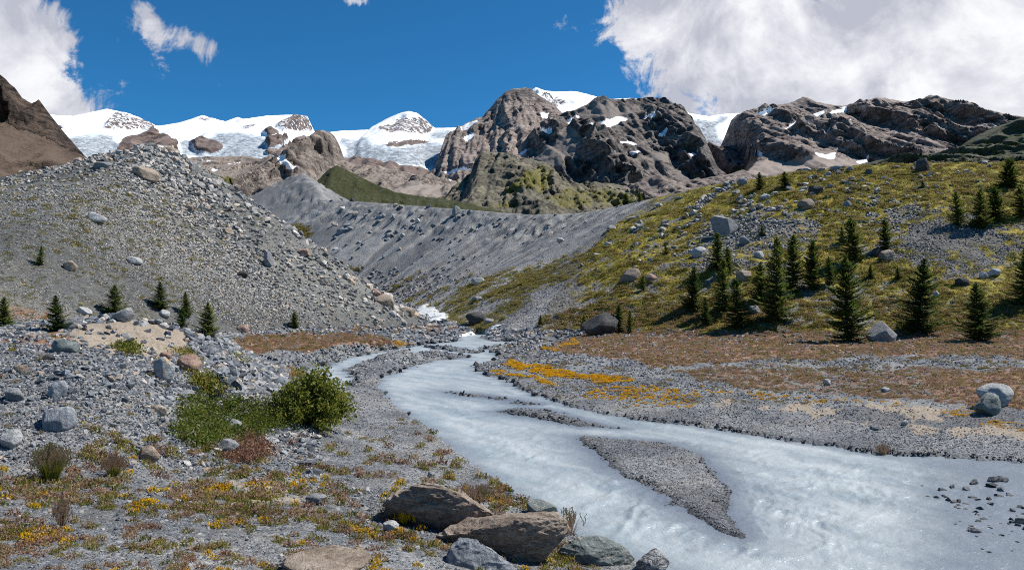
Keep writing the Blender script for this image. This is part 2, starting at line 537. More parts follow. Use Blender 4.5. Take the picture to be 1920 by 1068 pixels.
CTRL = [pz(*a) for a in [
    (0, 1068, 2.5), (300, 1068, 2.3), (600, 1068, 1.9), (800, 1068, 1.35), (950, 1068, .8), (-300, 1068, 2.8), (1100, 1100, .45),
    (0, 960, 2.3), (300, 960, 1.9), (600, 960, 1.3), (750, 930, .9), (870, 950, .55), (-300, 960, 2.7),
    (0, 870, 2.1), (300, 870, 1.5), (500, 850, 1.0), (700, 850, .6), (-300, 860, 2.6),
    (-300, 650, 4.2), (0, 640, 4.05), (120, 614, 4.35), (220, 594, 4.6), (330, 612, 4.15), (420, 640, 3.4), (500, 690, 2.1), (560, 740, 1.05), (640, 800, .5),
    (100, 760, 2.9), (250, 700, 3.4), (300, 780, 2.2), (400, 760, 1.9), (420, 700, 2.9), (150, 680, 3.75), (480, 800, 1.25),
    (450, 650, 1.2), (500, 657, 1.2), (640, 650, 1.15), (735, 652, 1.05), (600, 632, 1.2), (740, 625, 1.2), (500, 632, 1.2), (700, 760, .35), (680, 720, .3), (660, 690, .25),
    (800, 700, -.1), (900, 800, -.1), (1200, 900, -.1), (1500, 950, -.1), (820, 640, .2),
    (1000, 690, .35), (1200, 745, .35), (1400, 775, .35), (1600, 805, .3), (1800, 825, .3), (1920, 835, .35), (2200, 850, .5), (2200, 760, 1.0),
    (1035, 652, .75), (1120, 665, .85), (1220, 680, .95), (1400, 700, .95), (1640, 695, 1.05), (1900, 735, 1.05), (1250, 705, .6), (1450, 730, .6), (1700, 745, .65), (1850, 785, .5),
    (1100, 628, 1.0), (1200, 632, 1.05), (1400, 640, 1.15), (1600, 648, 1.25), (1920, 660, 1.4), (2200, 670, 1.6),
    (930, 622, .15), (1000, 612, .7), (800, 597, 1.6), (860, 600, 1.0), (760, 610, 1.2), (930, 605, .9)]]
CTRL += [(-28, 38, 3.3), (-21, 40, 3.2), (-20, 46, 2.0), (-17, 50, 1.4), (-40, 38, 3.4), (0, 1.0, 3.6), (-5, 3, 3.5), (-12, 4, 3.5), (3.5, 5, 2.2), (6, 8, .6), (10, 6, .2),
         pd(800, 575, 185), pd(860, 560, 210), pd(450, 470, 330), pd(960, 580, 175), (-60, 60, 4), (-100, 100, 5), (110, 40, 2.2), (100, 90, 3), (60, 200, 3), (0, 420, 20), (-200, 420, 25), (200, 420, 10)]
_c = np.array(CTRL, float)


def _wc(x, y):
    return (x / np.maximum(y, .5)) * 3.2, np.log(np.maximum(y, .5)) * 2.4


def _fit():
    a, b = _wc(_c[:, 0], _c[:, 1])
    n = len(a)
    A = np.zeros((n + 3, n + 3))
    A[:n, :n] = np.hypot(a[:, None] - a[None], b[:, None] - b[None])
    A[:n, n] = 1; A[:n, n + 1] = a; A[:n, n + 2] = b
    A[n:, :n] = A[:n, n:].T
    A[:n, :n] -= np.eye(n) * .01
    return np.linalg.lstsq(A, np.concatenate([_c[:, 2], np.zeros(3)]), rcond=None)[0], a, b


_W, _ca, _cb = _fit()


def floor_h(x, y):
    a, b = _wc(x, y)
    r = np.full(x.shape, _W[-3]) + _W[-2] * a + _W[-1] * b
    for i in range(len(_ca)):
        r += _W[i] * np.hypot(a - _ca[i], b - _cb[i])
    return r


LM = [pd(*a) for a in [(345, 300, 150), (330, 290, 120), (296, 274, 110), (230, 287, 107), (160, 303, 104), (60, 345, 97), (0, 364, 94), (-150, 400, 90), (-400, 440, 88)]]
LM_S = [.40, .42, .42, .42, .42, .40, .40, .38, .38]
RW = [pd(*a) for a in [(400, 402, 430), (460, 385, 405), (520, 345, 385), (568, 325, 350), (592, 348, 315), (604, 374, 292), (690, 379, 265), (780, 386, 246), (870, 393, 230), (1000, 403, 205), (1100, 399, 186), (1165, 386, 170),
                       (1250, 367, 152), (1340, 347, 142), (1420, 336, 135), (1500, 322, 131), (1600, 312, 129), (1700, 307, 126), (1920, 305, 120), (2300, 300, 116)]]
RW_S = [.55, .55, .58, .62, .66, .68, .68, .68, .68, .62, .55, .52, .49, .48, .48, .48, .47, .46, .45, .45]


def ridge(x, y, pts, sl, rnd, dirslope=None, back=.55):
    best = np.full(x.shape, -1e9); arc = np.zeros(x.shape); dst = np.zeros(x.shape)
    L = 0
    for i in range(len(pts) - 1):
        ax, ay, az = pts[i]; bx, by, bz = pts[i + 1]
        ex, ey = bx - ax, by - ay
        ll = math.hypot(ex, ey)
        t = np.clip(((x - ax) * ex + (y - ay) * ey) / (ll * ll), 0, 1)
        dx = x - ax - ex * t; dy = y - ay - ey * t
        d = np.sqrt(dx * dx + dy * dy + 1e-9)
        s = sl[i] + (sl[i + 1] - sl[i]) * t
        if dirslope:
            s = s + (dirslope - s) * sstep(dx / d, .15, .75)
        s = np.where(dy / d > .75, back, s) if dirslope is None else s
        z = az + (bz - az) * t - s * (np.sqrt(d * d + rnd * rnd) - rnd)
        k = z > best
        best = np.where(k, z, best); arc = np.where(k, L + ll * t, arc); dst = np.where(k, d, dst)
        L += ll
    return best, arc, dst


def smax(a, b, k):
    h = np.clip(.5 + .5 * (a - b) / k, 0, 1)
    return b + (a - b) * h + k * h * (1 - h)


def terrain(x, y, detail=True):
    """height and helper fields of the near valley"""
    x = np.asarray(x, float); y = np.asarray(y, float)
    fl = floor_h(x, y)
    # river, its banks and gravel bars
    jit = fbm(x * .9, y * .9, 3, 40) * np.clip(y * .018, .12, .9)
    sd = poly_sd(x, y, RIVER) + jit
    bar = np.full(x.shape, 1e9)
    for bp in BARS:
        bar = np.minimum(bar, poly_sd(x, y, bp))
    bar = bar + jit * .8
    bank = np.clip(sd, 0, None)
    w = sstep(sd, 0.0, 3.5)
    near_bank = .10 + .05 * np.clip(bank, 0, 3)
    cut = sstep(sd, .6, 1.6)                    # the terrace edge left of the pool is a cut bank
    u, v = 960 + F * x / np.maximum(y, .1), 0
    cutz = (u > 380) & (u < 770) & (y > 50) & (y < 100)
    fl = np.maximum(fl, .12)
    land = near_bank + (fl - near_bank) * np.where(cutz, cut, w)
    bed = -.12 - .30 * sstep(-sd, 0, 2.0)
    fz = np.where(sd > 0, land, bed)
    barh = .10 - .21 * sstep(bar, -.5, .5) + .09 * fbm(x * .55, y * .55, 4, 8)
    fz = np.where((bar < .6) & (sd < 0), np.maximum(fz, barh), fz)
    # shallow pebbly margin at the right of the river
    shal = sstep(960 + F * x / np.maximum(y, .1), 1560, 1860) * sstep(y, 13, 15) * (sd < 0)
    fz = np.where(shal > 0, np.maximum(fz, -.26 + .21 * shal + .05 * fbm(x * .9, y * .9, 3, 5)), fz)
    lm, la, ld = ridge(x, y, LM, LM_S, 1.2, dirslope=.70)
    rw, ra, rd = ridge(x, y, RW, RW_S, 1.6)
    if detail:
        big = np.clip(sd, 0, 4) / 4
        fz = fz + big * (.16 * fbm(x * .35, y * .35, 3, 1) + .05 * fbm(x * 1.6, y * 1.6, 3, 2)) * np.clip(y / 20, .5, 1.6) + .022 * fbm(x * 3.5, y * 3.5, 2, 3)
        lm = lm + .9 * fbm(x * .07, y * .07, 4, 11) * sstep(ld, 0, 12) + .28 * fbm(x * .5, y * .5, 4, 12) + .35 * ridged(la * .10, ld * .02, 3, 13) * sstep(ld, 3, 20)
        gul = ridged(ra * .11, ld * 0 + rd * .018, 4, 21)
        wl = 1 - sstep(960 + F * x / np.maximum(y, .1), 980, 1250)
        rw = rw + (1.5 * gul - .6) * sstep(rd, .5, 4) * wl * (1 - .6 * sstep(rd, 12, 40))
        rw = rw + wl * 1.5 * (ridged(ra * .34 + .6 * fbm(x * .2, y * .2, 2, 28), rd * .20, 4, 26) - .5) * sstep(rd, .6, 2.5) * (1 - sstep(rd, 9, 22))
        rw = rw + (1.1 * fbm(x * .05, y * .05, 4, 22) + .45 * fbm(x * .22, y * .22, 3, 23)) * sstep(rd, 0, 10) + .16 * fbm(x * .8, y * .8, 3, 24)
        rw = rw + (1 - wl) * .8 * ridged(ra * .06, rd * .05, 3, 25) * sstep(rd, 4, 20)
    h = smax(fz, lm, 1.6 if True else 1)
    reg = np.where(lm > fz, 1, 0)
    h2 = smax(h, rw, 2.0)
    reg = np.where(rw > h, np.where(960 + F * x / np.maximum(y, .1) + (rd - 25) * 4 < 1130, 2, 3), reg)
    # keep the river itself free of the slopes' fillets
    h2 = np.where(sd < 0, np.where((lm > fz + 1) | (rw > fz + 1), h2, fz), h2)
    return h2, reg, sd, bar, la, ld, ra, rd


DD = np.concatenate([np.geomspace(3.5, 45, 190, endpoint=False), np.geomspace(45, 285, 430, endpoint=False), np.geomspace(285, 470, 60)])
UU = np.linspace(-420, 2340, 801)
_D, _U = np.meshgrid(DD, UU, indexing='ij')
TX = (_U - 960) / F * _D
TY = _D
TZ, TREG, TSD, TBAR, TLA, TLD, TRA, TRD = terrain(TX, TY)
TU, TV = proj(TX, TY, TZ)


def hz(x, y):
    return terrain(np.atleast_1d(np.asarray(x, float)), np.atleast_1d(np.asarray(y, float)))[0]


_rd = np.concatenate([np.geomspace(3.6, 60, 700), np.geomspace(60.1, 460, 2200)])


def hit(u, v, dmin=0.0):
    """first point of the terrain on the ray through photo pixel (u, v)"""
    i = (u - UU[0]) / (UU[1] - UU[0])
    i0 = int(np.clip(math.floor(i), 0, len(UU) - 2)); fr = i - i0
    zc = TZ[:, i0] * (1 - fr) + TZ[:, i0 + 1] * fr
    vv = HV - F * (zc - CAMZ) / DD
    k = np.nonzero((vv <= v) & (DD >= dmin))[0]
    if len(k) == 0:
        j = int(np.argmin(vv)); d = DD[j]
    else:
        j = k[0]
        if j == 0:
            d = DD[0]
        else:
            q = (vv[j - 1] - v) / (vv[j - 1] - vv[j] + 1e-9)
            d = DD[j - 1] + (DD[j] - DD[j - 1]) * q
    x = (u - 960) / F * d
    z = float(np.interp(d, DD, zc))
    return x, d, z


def inpoly_px(u, v, poly, soft=14, seed=0, wob=12):
    j = fbm(u / 55, v / 30, 3, 60 + seed) * wob * 2
    return sstep(-(poly_sd(u, v, poly) + j), -soft, soft)


def masks(x, y, z, reg, sd, la, ld, ra, rd):
    """cover of the ground: turf, heath, sand, wet gravel"""
    u, v = proj(x, y, z)
    n1 = fbm(x * .10, y * .10, 4, 70); n2 = fbm(x * .5, y * .5, 4, 71)
    g = np.zeros(x.shape); h = np.zeros(x.shape); s = np.zeros(x.shape)
    fl = reg == 0
    # heath on the flats
    for k, (poly, a) in enumerate([([(415, 640), (520, 624), (720, 630), (758, 645), (745, 652), (640, 650), (520, 658), (430, 662)], 1.0),
                                   ([(1020, 655), (1060, 640), (1120, 610), (1500, 605), (2320, 620), (2320, 680), (1700, 668), (1500, 672), (1330, 680), (1240, 690), (1150, 672)], .70),
                                   ([(1240, 690), (1420, 684), (1660, 690), (2320, 690), (2320, 735), (1800, 760), (1600, 742), (1450, 735), (1330, 720)], .50),
                                   ([(1700, 700), (2320, 680), (2320, 770), (1840, 770), (1760, 745)], .68),
                                   ([(0, 610), (90, 615), (150, 640), (60, 650), (0, 640)], .8),
                                   ([(480, 610), (700, 600), (900, 610), (860, 625), (620, 625)], .45)]):
        h = np.maximum(h, a * inpoly_px(u, v, poly, 7, k, 7))
    h = h * fl * (sd > .5)
    s = np.maximum(s, .9 * inpoly_px(u, v, [(90, 625), (200, 600), (290, 605), (345, 625), (350, 660), (300, 690), (235, 662), (150, 648)], 8, 9, 6))
    s = np.maximum(s, .8 * inpoly_px(u, v, [(1310, 745), (1500, 760), (1640, 752), (1780, 760), (1800, 785), (1600, 790), (1400, 768)], 8, 10, 14) * (n2 > -.05))
    s = np.maximum(s, .75 * inpoly_px(u, v, [(1640, 800), (2320, 790), (2320, 840), (1780, 815)], 8, 11, 10))
    s = np.maximum(s, .62 * inpoly_px(u, v, [(380, 900), (560, 890), (640, 930), (500, 970), (420, 950)], 14, 12, 20) * (n2 > 0))
    s = s * fl
    # foot of the hillside: bright turf strip, then the turf slope with scree tongues
    hill = (reg == 3)
    st = fbm(ra * .16, rd * .022, 4, 75)
    gh = .92 + .6 * n1 + 1.15 * n2 + .9 * st
    gh = gh - .62 * (1 - sstep(u + (v - 400) * .55, 1060, 1330)) - .16
    for k, poly in enumerate([[(1320, 440), (1400, 405), (1500, 398), (1480, 440), (1400, 470), (1300, 520)], [(1600, 470), (1740, 425), (2320, 400), (2320, 500), (1800, 520), (1680, 500)],
                              [(1560, 560), (1680, 540), (1780, 560), (2320, 570), (2320, 610), (1760, 600), (1640, 600)], [(1400, 615), (1480, 585), (1560, 560), (1540, 600), (1440, 628)]]):
        gh = gh - .38 * inpoly_px(u, v, poly, 22, 20 + k, 26)
    gh = gh + .42 * sstep(-v, -410, -350) * sstep(u, 1330, 1450)
    g = np.where(hill, np.clip(gh, 0, 1), g)
    gw = (.16 + 1.1 * st + .7 * n1) * sstep(rd, 22, 45) * (u > 560)
    gw = np.maximum(gw, .95 * inpoly_px(u, v, [(510, 440), (560, 425), (590, 440), (545, 470), (500, 462)], 8, 30, 8))
    g = np.where(reg == 2, np.clip(gw, 0, .75), g)
    gm = (.10 + .15 * n1 + .75 * n2) * (1 - sstep(u, 200, 520)) * sstep(v, 290, 400)
    g = np.where(reg == 1, np.clip(gm, 0, .62), g)
    h = np.where((reg == 1), np.clip(.55 * inpoly_px(u, v, [(0, 560), (120, 580), (160, 620), (0, 640)], 20, 31, 10), 0, 1), h)
    h = np.where(hill, np.clip((.35 + n1 * .8 + .4 * n2) * sstep(v, 520, 610), 0, .8), h)
    strip = .95 * sstep(v, 600, 622) * (rd > 40) * sstep(u, 1000, 1100)
    g = np.where(hill, np.maximum(g, strip * (.8 + n2)), g)
    # near left bank: little turf between the stones
    gl = np.clip(.02 + .7 * n2 + .3 * n1, 0, .30) * (u < 1000) * (y < 40) * sstep(sd, .5, 3)
    g = np.where(fl, np.maximum(g, gl), g)
    wet = np.where(fl, 1 - sstep(z, .0, .11), 0) * (sd < 2.5) * (y < 130)
    return g, h, s, wet


TG, THE, TS, TW = masks(TX, TY, TZ, TREG, TSD, TLA, TLD, TRA, TRD)


def build_terrain():
    nr, nc = TX.shape
    idx = np.arange(nr * nc).reshape(nr, nc)
    quads = np.stack([idx[:-1, :-1], idx[:-1, 1:], idx[1:, 1:], idx[1:, :-1]], -1).reshape(-1, 4)
    rq = np.max(np.stack([TREG.ravel()[quads[:, k]] for k in range(4)]), 0)
    P = np.stack([TX, TY, TZ], -1).reshape(-1, 3)
    res = []
    for k, (nm, mt, lab, cat) in enumerate([('river_plain', 'floor', 'grey gravel river plain with stony left bank and heath flats', 'ground'),
                                            ('moraine_ridge', 'moraine', 'pointed grey moraine ridge littered with pale stones', 'moraine'),
                                            ('moraine_wall', 'wall', 'bare grey moraine wall with an eroded upper rim', 'moraine'),
                                            ('hillside', 'hill', 'olive turf hillside with scree tongues and conifers', 'hillside')]):
        q = quads[rq == k]
        used = np.unique(q)
        remap = np.zeros(nr * nc, np.int64)
        remap[used] = np.arange(len(used))
        me = mesh_np(nm, P[used], remap[q])
        stk = .5 + np.where(TREG == 1, 1.0 * fbm(TLA * .45, TLD * .03, 4, 760), np.where(TREG >= 2, 1.1 * fbm(TRA * .35, TRD * .02, 4, 761), .8 * fbm(TX * .25, TY * .25, 4, 762)))
        for an, av in (('grass', TG), ('heath', THE), ('sand', TS), ('wet', TW), ('streak', stk)):
            add_attr(me, an, av.ravel()[used])
        o = link(nm, me, None, M[mt])
        tag(o, lab, None, None, 'structure')
        res.append(o)
    return res


PLAIN, MORAINE, WALL, HILL = build_terrain()
REGO = [PLAIN, MORAINE, WALL, HILL]


# ------------------------------------------------------------------ river water
def build_water():
    us = np.linspace(480, 2340, 640)
    ds = np.geomspace(9.5, 132, 560)
    D, U = np.meshgrid(ds, us, indexing='ij')
    X = (U - 960) / F * D; Y = D
    jit = fbm(X * .9, Y * .9, 3, 40) * np.clip(Y * .018, .12, .9)
    sd = poly_sd(X, Y, RIVER) + jit
    h = terrain(X, Y)[0]
    depth = np.clip(-h, 0, 1)
    a = .35 + .65 * sstep(-sd, 0, 2.5)
    wx = X + .8 * fbm(X * .4, Y * .4, 2, 81); wy = Y + .8 * fbm(X * .4, Y * .4, 2, 82)
    # current runs roughly from far left to near right: crests lie across it
    p = (wx * .62 - wy * .78); q = (wx * .78 + wy * .62)
    wav = ridged(p * .8, q * .5, 3, 83) * .06 + fbm(p * 1.9, q * 1.3, 3, 84) * .085 + fbm(p * 5.0, q * 4.2, 2, 85) * .026
    rough = .35 + .65 * sstep(fbm(X * .12, Y * .12, 3, 86), -.25, .25)
    calm = np.clip(28 / Y, .12, 1)
    # a stronger standing wave beside the tip of the gravel bar
    cx, cy, _ = pz(1195, 960, 0)
    wav = wav + .10 * ridged(p * .8, q * .5, 3, 87) * np.exp(-((X - cx) ** 2 + (Y - cy) ** 2) / 12)
    Z = .015 + (wav - .05) * a * rough * calm * (.35 + .65 * sstep(depth, .03, .25))
    foam = np.clip((wav - .055) * 6, 0, .45) * rough * np.clip(32 / Y, 0, 1)
    foam = np.maximum(foam, .75 * (Y > 100) * (fbm(X * .7, Y * .7, 3, 88) + .4))
    shallow = (1 - sstep(depth, .03, .27)) * .9
    # bars raise the bed well beyond their rims: streaks of darker, shallower water trail them
    for bp in BARS[:3]:
        shallow = np.maximum(shallow, np.exp(-np.clip(poly_sd(X, Y, bp), 0, None) / (.5 + .9 * (fbm(X * .3, Y * .3, 3, 89) + .5))))
    ok = (sd < .7) & (h < .35)
    idx = np.arange(D.size).reshape(D.shape)
    quads = np.stack([idx[:-1, :-1], idx[:-1, 1:], idx[1:, 1:], idx[1:, :-1]], -1).reshape(-1, 4)
    keep = ok.ravel()[quads].any(1)
    q4 = quads[keep]
    used = np.unique(q4)
    remap = np.zeros(D.size, np.int64); remap[used] = np.arange(len(used))
    P = np.stack([X, Y, Z], -1).reshape(-1, 3)[used]
    me = mesh_np('river', P, remap[q4])
    flow = .5 + .9 * fbm(p * .16 + .5 * fbm(X * .2, Y * .2, 2, 92), q * 1.0, 4, 91)
    add_attr(me, 'flow', flow.ravel()[used])
    add_attr(me, 'foam', foam.ravel()[used]); add_attr(me, 'shallow', shallow.ravel()[used])
    tag(link('river', me, None, M['water']), 'milky grey glacial river winding past gravel bars', None, None, 'structure')


build_water()


def ribbon(name, pts, widths, label, lift=.25, jitter=.5):
    """falling water laid along the terrain"""
    vs, fs = [], []
    n = 0
    P = [Vector(p) for p in pts]
    dense, wd = [], []
    for i in range(len(P) - 1):
        for k in range(8):
            t = k / 8
            dense.append(P[i].lerp(P[i + 1], t)); wd.append(widths[i] * (1 - t) + widths[i + 1] * t)
    dense.append(P[-1]); wd.append(widths[-1])
    for i, p in enumerate(dense):
        w = wd[i]
        for j in range(7):
            s = j / 6 - .5
            x = p.x + s * w + random.uniform(-.1, .1) * jitter * w
            y = p.y + random.uniform(-.05, .05) * w
            vs.append((x, y, float(hz(x, y)[0]) + lift * (1 - (2 * s) ** 2) + random.uniform(-.08, .12) * jitter))
    for i in range(len(dense) - 1):
        for j in range(6):
            a = i * 7 + j
            fs.append((a, a + 1, a + 8, a + 7))
    me = mesh_np(name, vs, fs)
    add_attr(me, 'flow', np.full(len(vs), .6)); add_attr(me, 'foam', np.full(len(vs), .95)); add_attr(me, 'shallow', np.full(len(vs), .1))
    return tag(link(name, me, None, M['water']), label, None, None, 'structure')


def _on(px):
    return [hit(u, v) for u, v in px]


ribbon('rapids', _on([(795, 573), (790, 583), (806, 591), (826, 598), (815, 604)]), [2.2, 3.4, 4.0, 3.6, 2.0], 'white rapids tumbling between boulders at the foot of the moraine wall', .35, .9)
ribbon('rapids', _on([(936, 612), (915, 620), (885, 629), (868, 634)]), [2.0, 2.4, 3.0, 3.4], 'short white rapids entering the milky river beside a dark boulder', .12, .4)
ribbon('waterfall', [hit(u, v, 260) for u, v in [(455, 390), (459, 396), (464, 403), (470, 411)]], [3.5, 4.0, 4.5, 5.0], 'thin white waterfall in the shaded gully behind the moraine ridge', 1.2, 1.2)


# ------------------------------------------------------------------ far ground and mountains
def far_ground():
    me = mesh_np('ground', [(-30000, -3000, -9), (30000, -3000, -9), (30000, 30000, -9), (-30000, 30000, -9)], [(0, 1, 2, 3)])
    for an in ('grass', 'heath', 'sand', 'wet', 'streak'):
        add_attr(me, an, np.zeros(4))
    tag(link('ground', me, None, M['hill']), 'wide stony valley ground reaching under the mountains', None, None, 'structure')


far_ground()


def mountain(name, label, sky, dc, db, mat, vb=None, step=3.0, rows=110, rel=.10, freq=9, seed=0, jag=2.0, snow=(), rock=(), turf=(), talus=(), base_snow=0.0, ice=(), prof=1.0, spur=1.0):
    """ridge whose crest follows the skyline at distance dc and whose face comes forward to db"""
    sk = np.array(sky, float)
    u = np.arange(sk[0, 0], sk[-1, 0] + .1, step)
    v = np.interp(u, sk[:, 0], sk[:, 1])
    v = v + jag * fbm(u / 11.0, u * 0 + seed, 4, seed) * 1.6
    nc = len(u)
    back = 14
    T = np.concatenate([np.linspace(-.35, -.02, back), np.linspace(0, 1, rows) ** 1.15])
    t, uu = np.meshgrid(T, u, indexing='ij')
    vv = np.broadcast_to(v, t.shape)
    zc = CAMZ + (HV - vv) / F * dc
    zb = -12.0 if vb is None else CAMZ + (HV - vb) / F * db
    tp = np.clip(t, 0, 1)
    d = dc + (db - dc) * t
    hgt = np.maximum(zc - zb, 5)
    z = zc - hgt * (tp ** prof)
    z = np.where(t < 0, zc + hgt * t * 1.6, z)
    x = (uu - 960) / F * dc + ((uu - 960) / F * d - (uu - 960) / F * dc) * np.clip(t, -1, 1)
    H = float(np.mean(hgt))
    sc = freq * 2.1 / (H * 4)
    am = rel * H
    # the relief: spurs and gullies down the face plus rough blocks
    w = fbm(x * sc, z * sc, 3, seed + 3, z=d * sc * .5)
    # faceted spurs and gullies, sharp along their edges, finer with every octave
    rel_ = 0; amp = 1.0; tot = 0
    wx_ = fbm(x * sc * 1.2, z * sc * .8, 3, seed + 4, z=d * sc * .6)
    lean = .30 * math.sin(seed)
    for k in range(6):
        fq = .75 * 2.05 ** k
        zs = (.06, .07, .09, .13, .22, .35)[k]
        n = perlin((x + z * lean) * sc * fq + wx_ * .55 + 7 * k, z * sc * fq * zs - wx_ * .3, seed + 5 + k, z=d * sc * fq * zs * .7)
        rel_ = rel_ + amp * ((1 - np.abs(n) * 2.6) if k % 2 == 0 else (np.abs(n) * 2.6 - .1))
        tot += amp
        amp *= .53
    rel_ = rel_ / tot
    nb_ = perlin((x + z * lean) * sc * .24 + wx_ * .35, z * sc * .05, seed + 40, z=d * sc * .04)
    butt = 1 - np.abs(nb_) * 2.6
    # tilted beds: ledges and short cliffs
    lam = H / 11
    sb = (z + (.30 + .25 * math.cos(seed)) * x) / lam + 1.6 * wx_ + .5 * rel_
    saw = sb - np.floor(sb)
    bed = np.where(saw < .82, saw / .82, (1 - saw) / .18) - .5
    bedm = sstep(fbm(x * sc * 1.5, z * sc * 1.5, 2, seed + 21, z=d * sc), -.25, .2)
    env = sstep(tp, 0.0, .10) * (t > 0)
    dd = am * (2.3 * spur * (rel_ - .30) + .13 * bed * bedm + 3.4 * spur * (butt - .4))
    dz = am * (.55 * (rel_ - .30) + .05 * bed * bedm + 1.0 * (butt - .4))
    sn = np.full(t.shape, base_snow)
    pu, pv = proj(x, d, z)
    for k, (poly, val) in enumerate(rock):
        sn = sn - val * inpoly_px(pu, pv, poly, 4, seed + k, 4)
    for k, (poly, val) in enumerate(snow):
        sn = np.maximum(sn, val * inpoly_px(pu, pv, poly, 3, seed + 30 + k, 2.5))
    tu = np.zeros(t.shape); ta = np.zeros(t.shape); ic = np.full(t.shape, .3)
    for k, (poly, val) in enumerate(turf):
        tu = np.maximum(tu, val * inpoly_px(pu, pv, poly, 10, seed + 50 + k, 9))
    for k, (poly, val) in enumerate(talus):
        ta = np.maximum(ta, val * inpoly_px(pu, pv, poly, 8, seed + 70 + k, 6))
    for k, (poly, val) in enumerate(ice):
        ic = np.maximum(ic, val * inpoly_px(pu, pv, poly, 10, seed + 90 + k, 8))
    soft = 1 - .80 * np.clip(sn, 0, 1) - .75 * np.clip(ta, 0, 1)
    soft = np.clip(soft, .15, 1)
    serac = am * .30 * (ridged(x * sc * 7 + 2 * w, z * sc * 11 + 3 * w, 4, seed + 17, z=d * sc * 4) - .4) * np.clip(ic - .3, 0, 1) * 1.4 * np.clip(sn, 0, 1)
    d2 = d - (dd * soft + serac) * env
    z2 = z + (dz * soft + serac * .4) * env
    k = d2 / d
    P = np.stack([x * k, d2, z2], -1).reshape(-1, 3)
    idx = np.arange(t.size).reshape(t.shape)
    quads = np.stack([idx[:-1, :-1], idx[1:, :-1], idx[1:, 1:], idx[:-1, 1:]], -1).reshape(-1, 4)
    me = mesh_np(name, P, quads)
    add_attr(me, 'snow', sn.ravel()); add_attr(me, 'turf', tu.ravel()); add_attr(me, 'talus', ta.ravel()); add_attr(me, 'ice', ic.ravel())
    o = link(name, me, None, mat)
    tag(o, label, None, None, 'structure')
    return o


BROWN = [(.050, .042, .038), (.170, .135, .116), (.31, .255, .22), (.54, .465, .415)]
DARK = [(.028, .027, .028), (.095, .085, .080), (.205, .178, .157), (.37, .32, .28)]
RED = [(.050, .037, .033), (.120, .088, .076), (.195, .150, .130), (.33, .28, .25)]
SLAB = [(.085, .067, .054), (.185, .150, .126), (.285, .242, .206), (.42, .375, .33)]
KNOLL = [(.050, .048, .039), (.130, .120, .092), (.235, .213, .148), (.38, .34, .225)]
M['m_snow'] = rock_face_mat('snow_range_rock', RED, .006, 9)
M['m_brown'] = rock_face_mat('brown_rock', BROWN, .010, 8)
M['m_dark'] = rock_face_mat('dark_rock', DARK, .012, 8)
M['m_range'] = rock_face_mat('range_rock', BROWN, .011, 8, tilt=(.45, .4, 1.1))
M['m_slab'] = rock_face_mat('slab_rock', SLAB, .014, 7)
M['m_knoll'] = rock_face_mat('knoll_rock', KNOLL, .028, 4, green=(.115, .105, .018), debris=.35)
M['m_left'] = rock_face_mat('cliff_rock', [(.016, .012, .011), (.042, .030, .025), (.135, .098, .074), (.20, .15, .115)], .022, 8, debris=.35)
M['m_right'] = rock_face_mat('dark_hill_rock', [(.035, .036, .030), (.080, .080, .066), (.14, .135, .11), (.24, .225, .19)], .045, 2, green=(.042, .052, .013), debris=.2)
M['m_green'] = rock_face_mat('green_hill_rock', [(.06, .06, .055), (.12, .12, .11), (.17, .17, .16), (.24, .24, .23)], .06, 2, green=(.030, .034, .008), debris=.0)

mountain('snow_mountain', 'snow covered range with broad glaciers and small rock peaks on the left skyline',
         [(-260, 232), (0, 226), (80, 212), (110, 217), (140, 217), (200, 204), (240, 212), (265, 222), (295, 236), (312, 234), (345, 228), (368, 221), (380, 216), (400, 222), (432, 230), (444, 219), (456, 223),
          (500, 217), (545, 215), (576, 217), (584, 235), (592, 251), (640, 245), (700, 243), (706, 233), (730, 220), (750, 212), (767, 208), (782, 212), (800, 226), (815, 240), (870, 239), (950, 236), (1040, 230)],
         4600, 2700, M['m_snow'], vb=348, rel=.045, seed=101, jag=.8, rows=120, base_snow=1.0, freq=10,
         rock=[([(190, 250), (205, 224), (214, 210), (240, 212), (270, 222), (298, 236), (285, 246), (240, 251)], .52), ([(366, 226), (372, 218), (392, 219), (408, 228), (380, 232)], .5), ([(440, 230), (444, 218), (455, 222), (452, 231)], .54),
               ([(520, 240), (528, 229), (552, 220), (576, 216), (592, 252), (560, 251), (540, 249)], .60), ([(355, 268), (378, 263), (402, 268), (417, 278), (400, 288), (368, 284)], 1.1),
               ([(496, 250), (506, 244), (520, 253), (505, 258)], 1.1), ([(456, 238), (470, 233), (490, 232), (488, 240), (462, 243)], .5), ([(702, 243), (710, 232), (735, 222), (752, 213), (775, 216), (792, 221), (815, 241), (770, 246)], .54),
               ([(715, 272), (760, 262), (800, 258), (830, 256), (800, 266), (745, 275)], 1.0), ([(497, 272), (520, 263), (545, 262), (530, 272), (505, 278)], 1.1), ([(215, 283), (232, 262), (265, 252), (288, 243), (306, 252), (335, 275), (338, 300), (200, 300)], 1.1),
               ([(640, 310), (700, 305), (780, 318), (830, 330), (900, 332), (900, 360), (600, 360)], 1.2), ([(103, 240), (112, 233), (119, 241), (110, 244)], .9), ([(500, 290), (540, 280), (570, 262), (590, 275), (540, 300)], 1.1)],
         ice=[([(100, 255), (200, 250), (230, 270), (220, 300), (90, 300)], 1.0), ([(330, 260), (480, 250), (560, 270), (520, 300), (340, 300)], .95), ([(640, 260), (720, 272), (850, 262), (880, 325), (760, 320), (640, 310)], 1.0), ([(800, 243), (860, 242), (835, 262), (780, 256)], .95)])
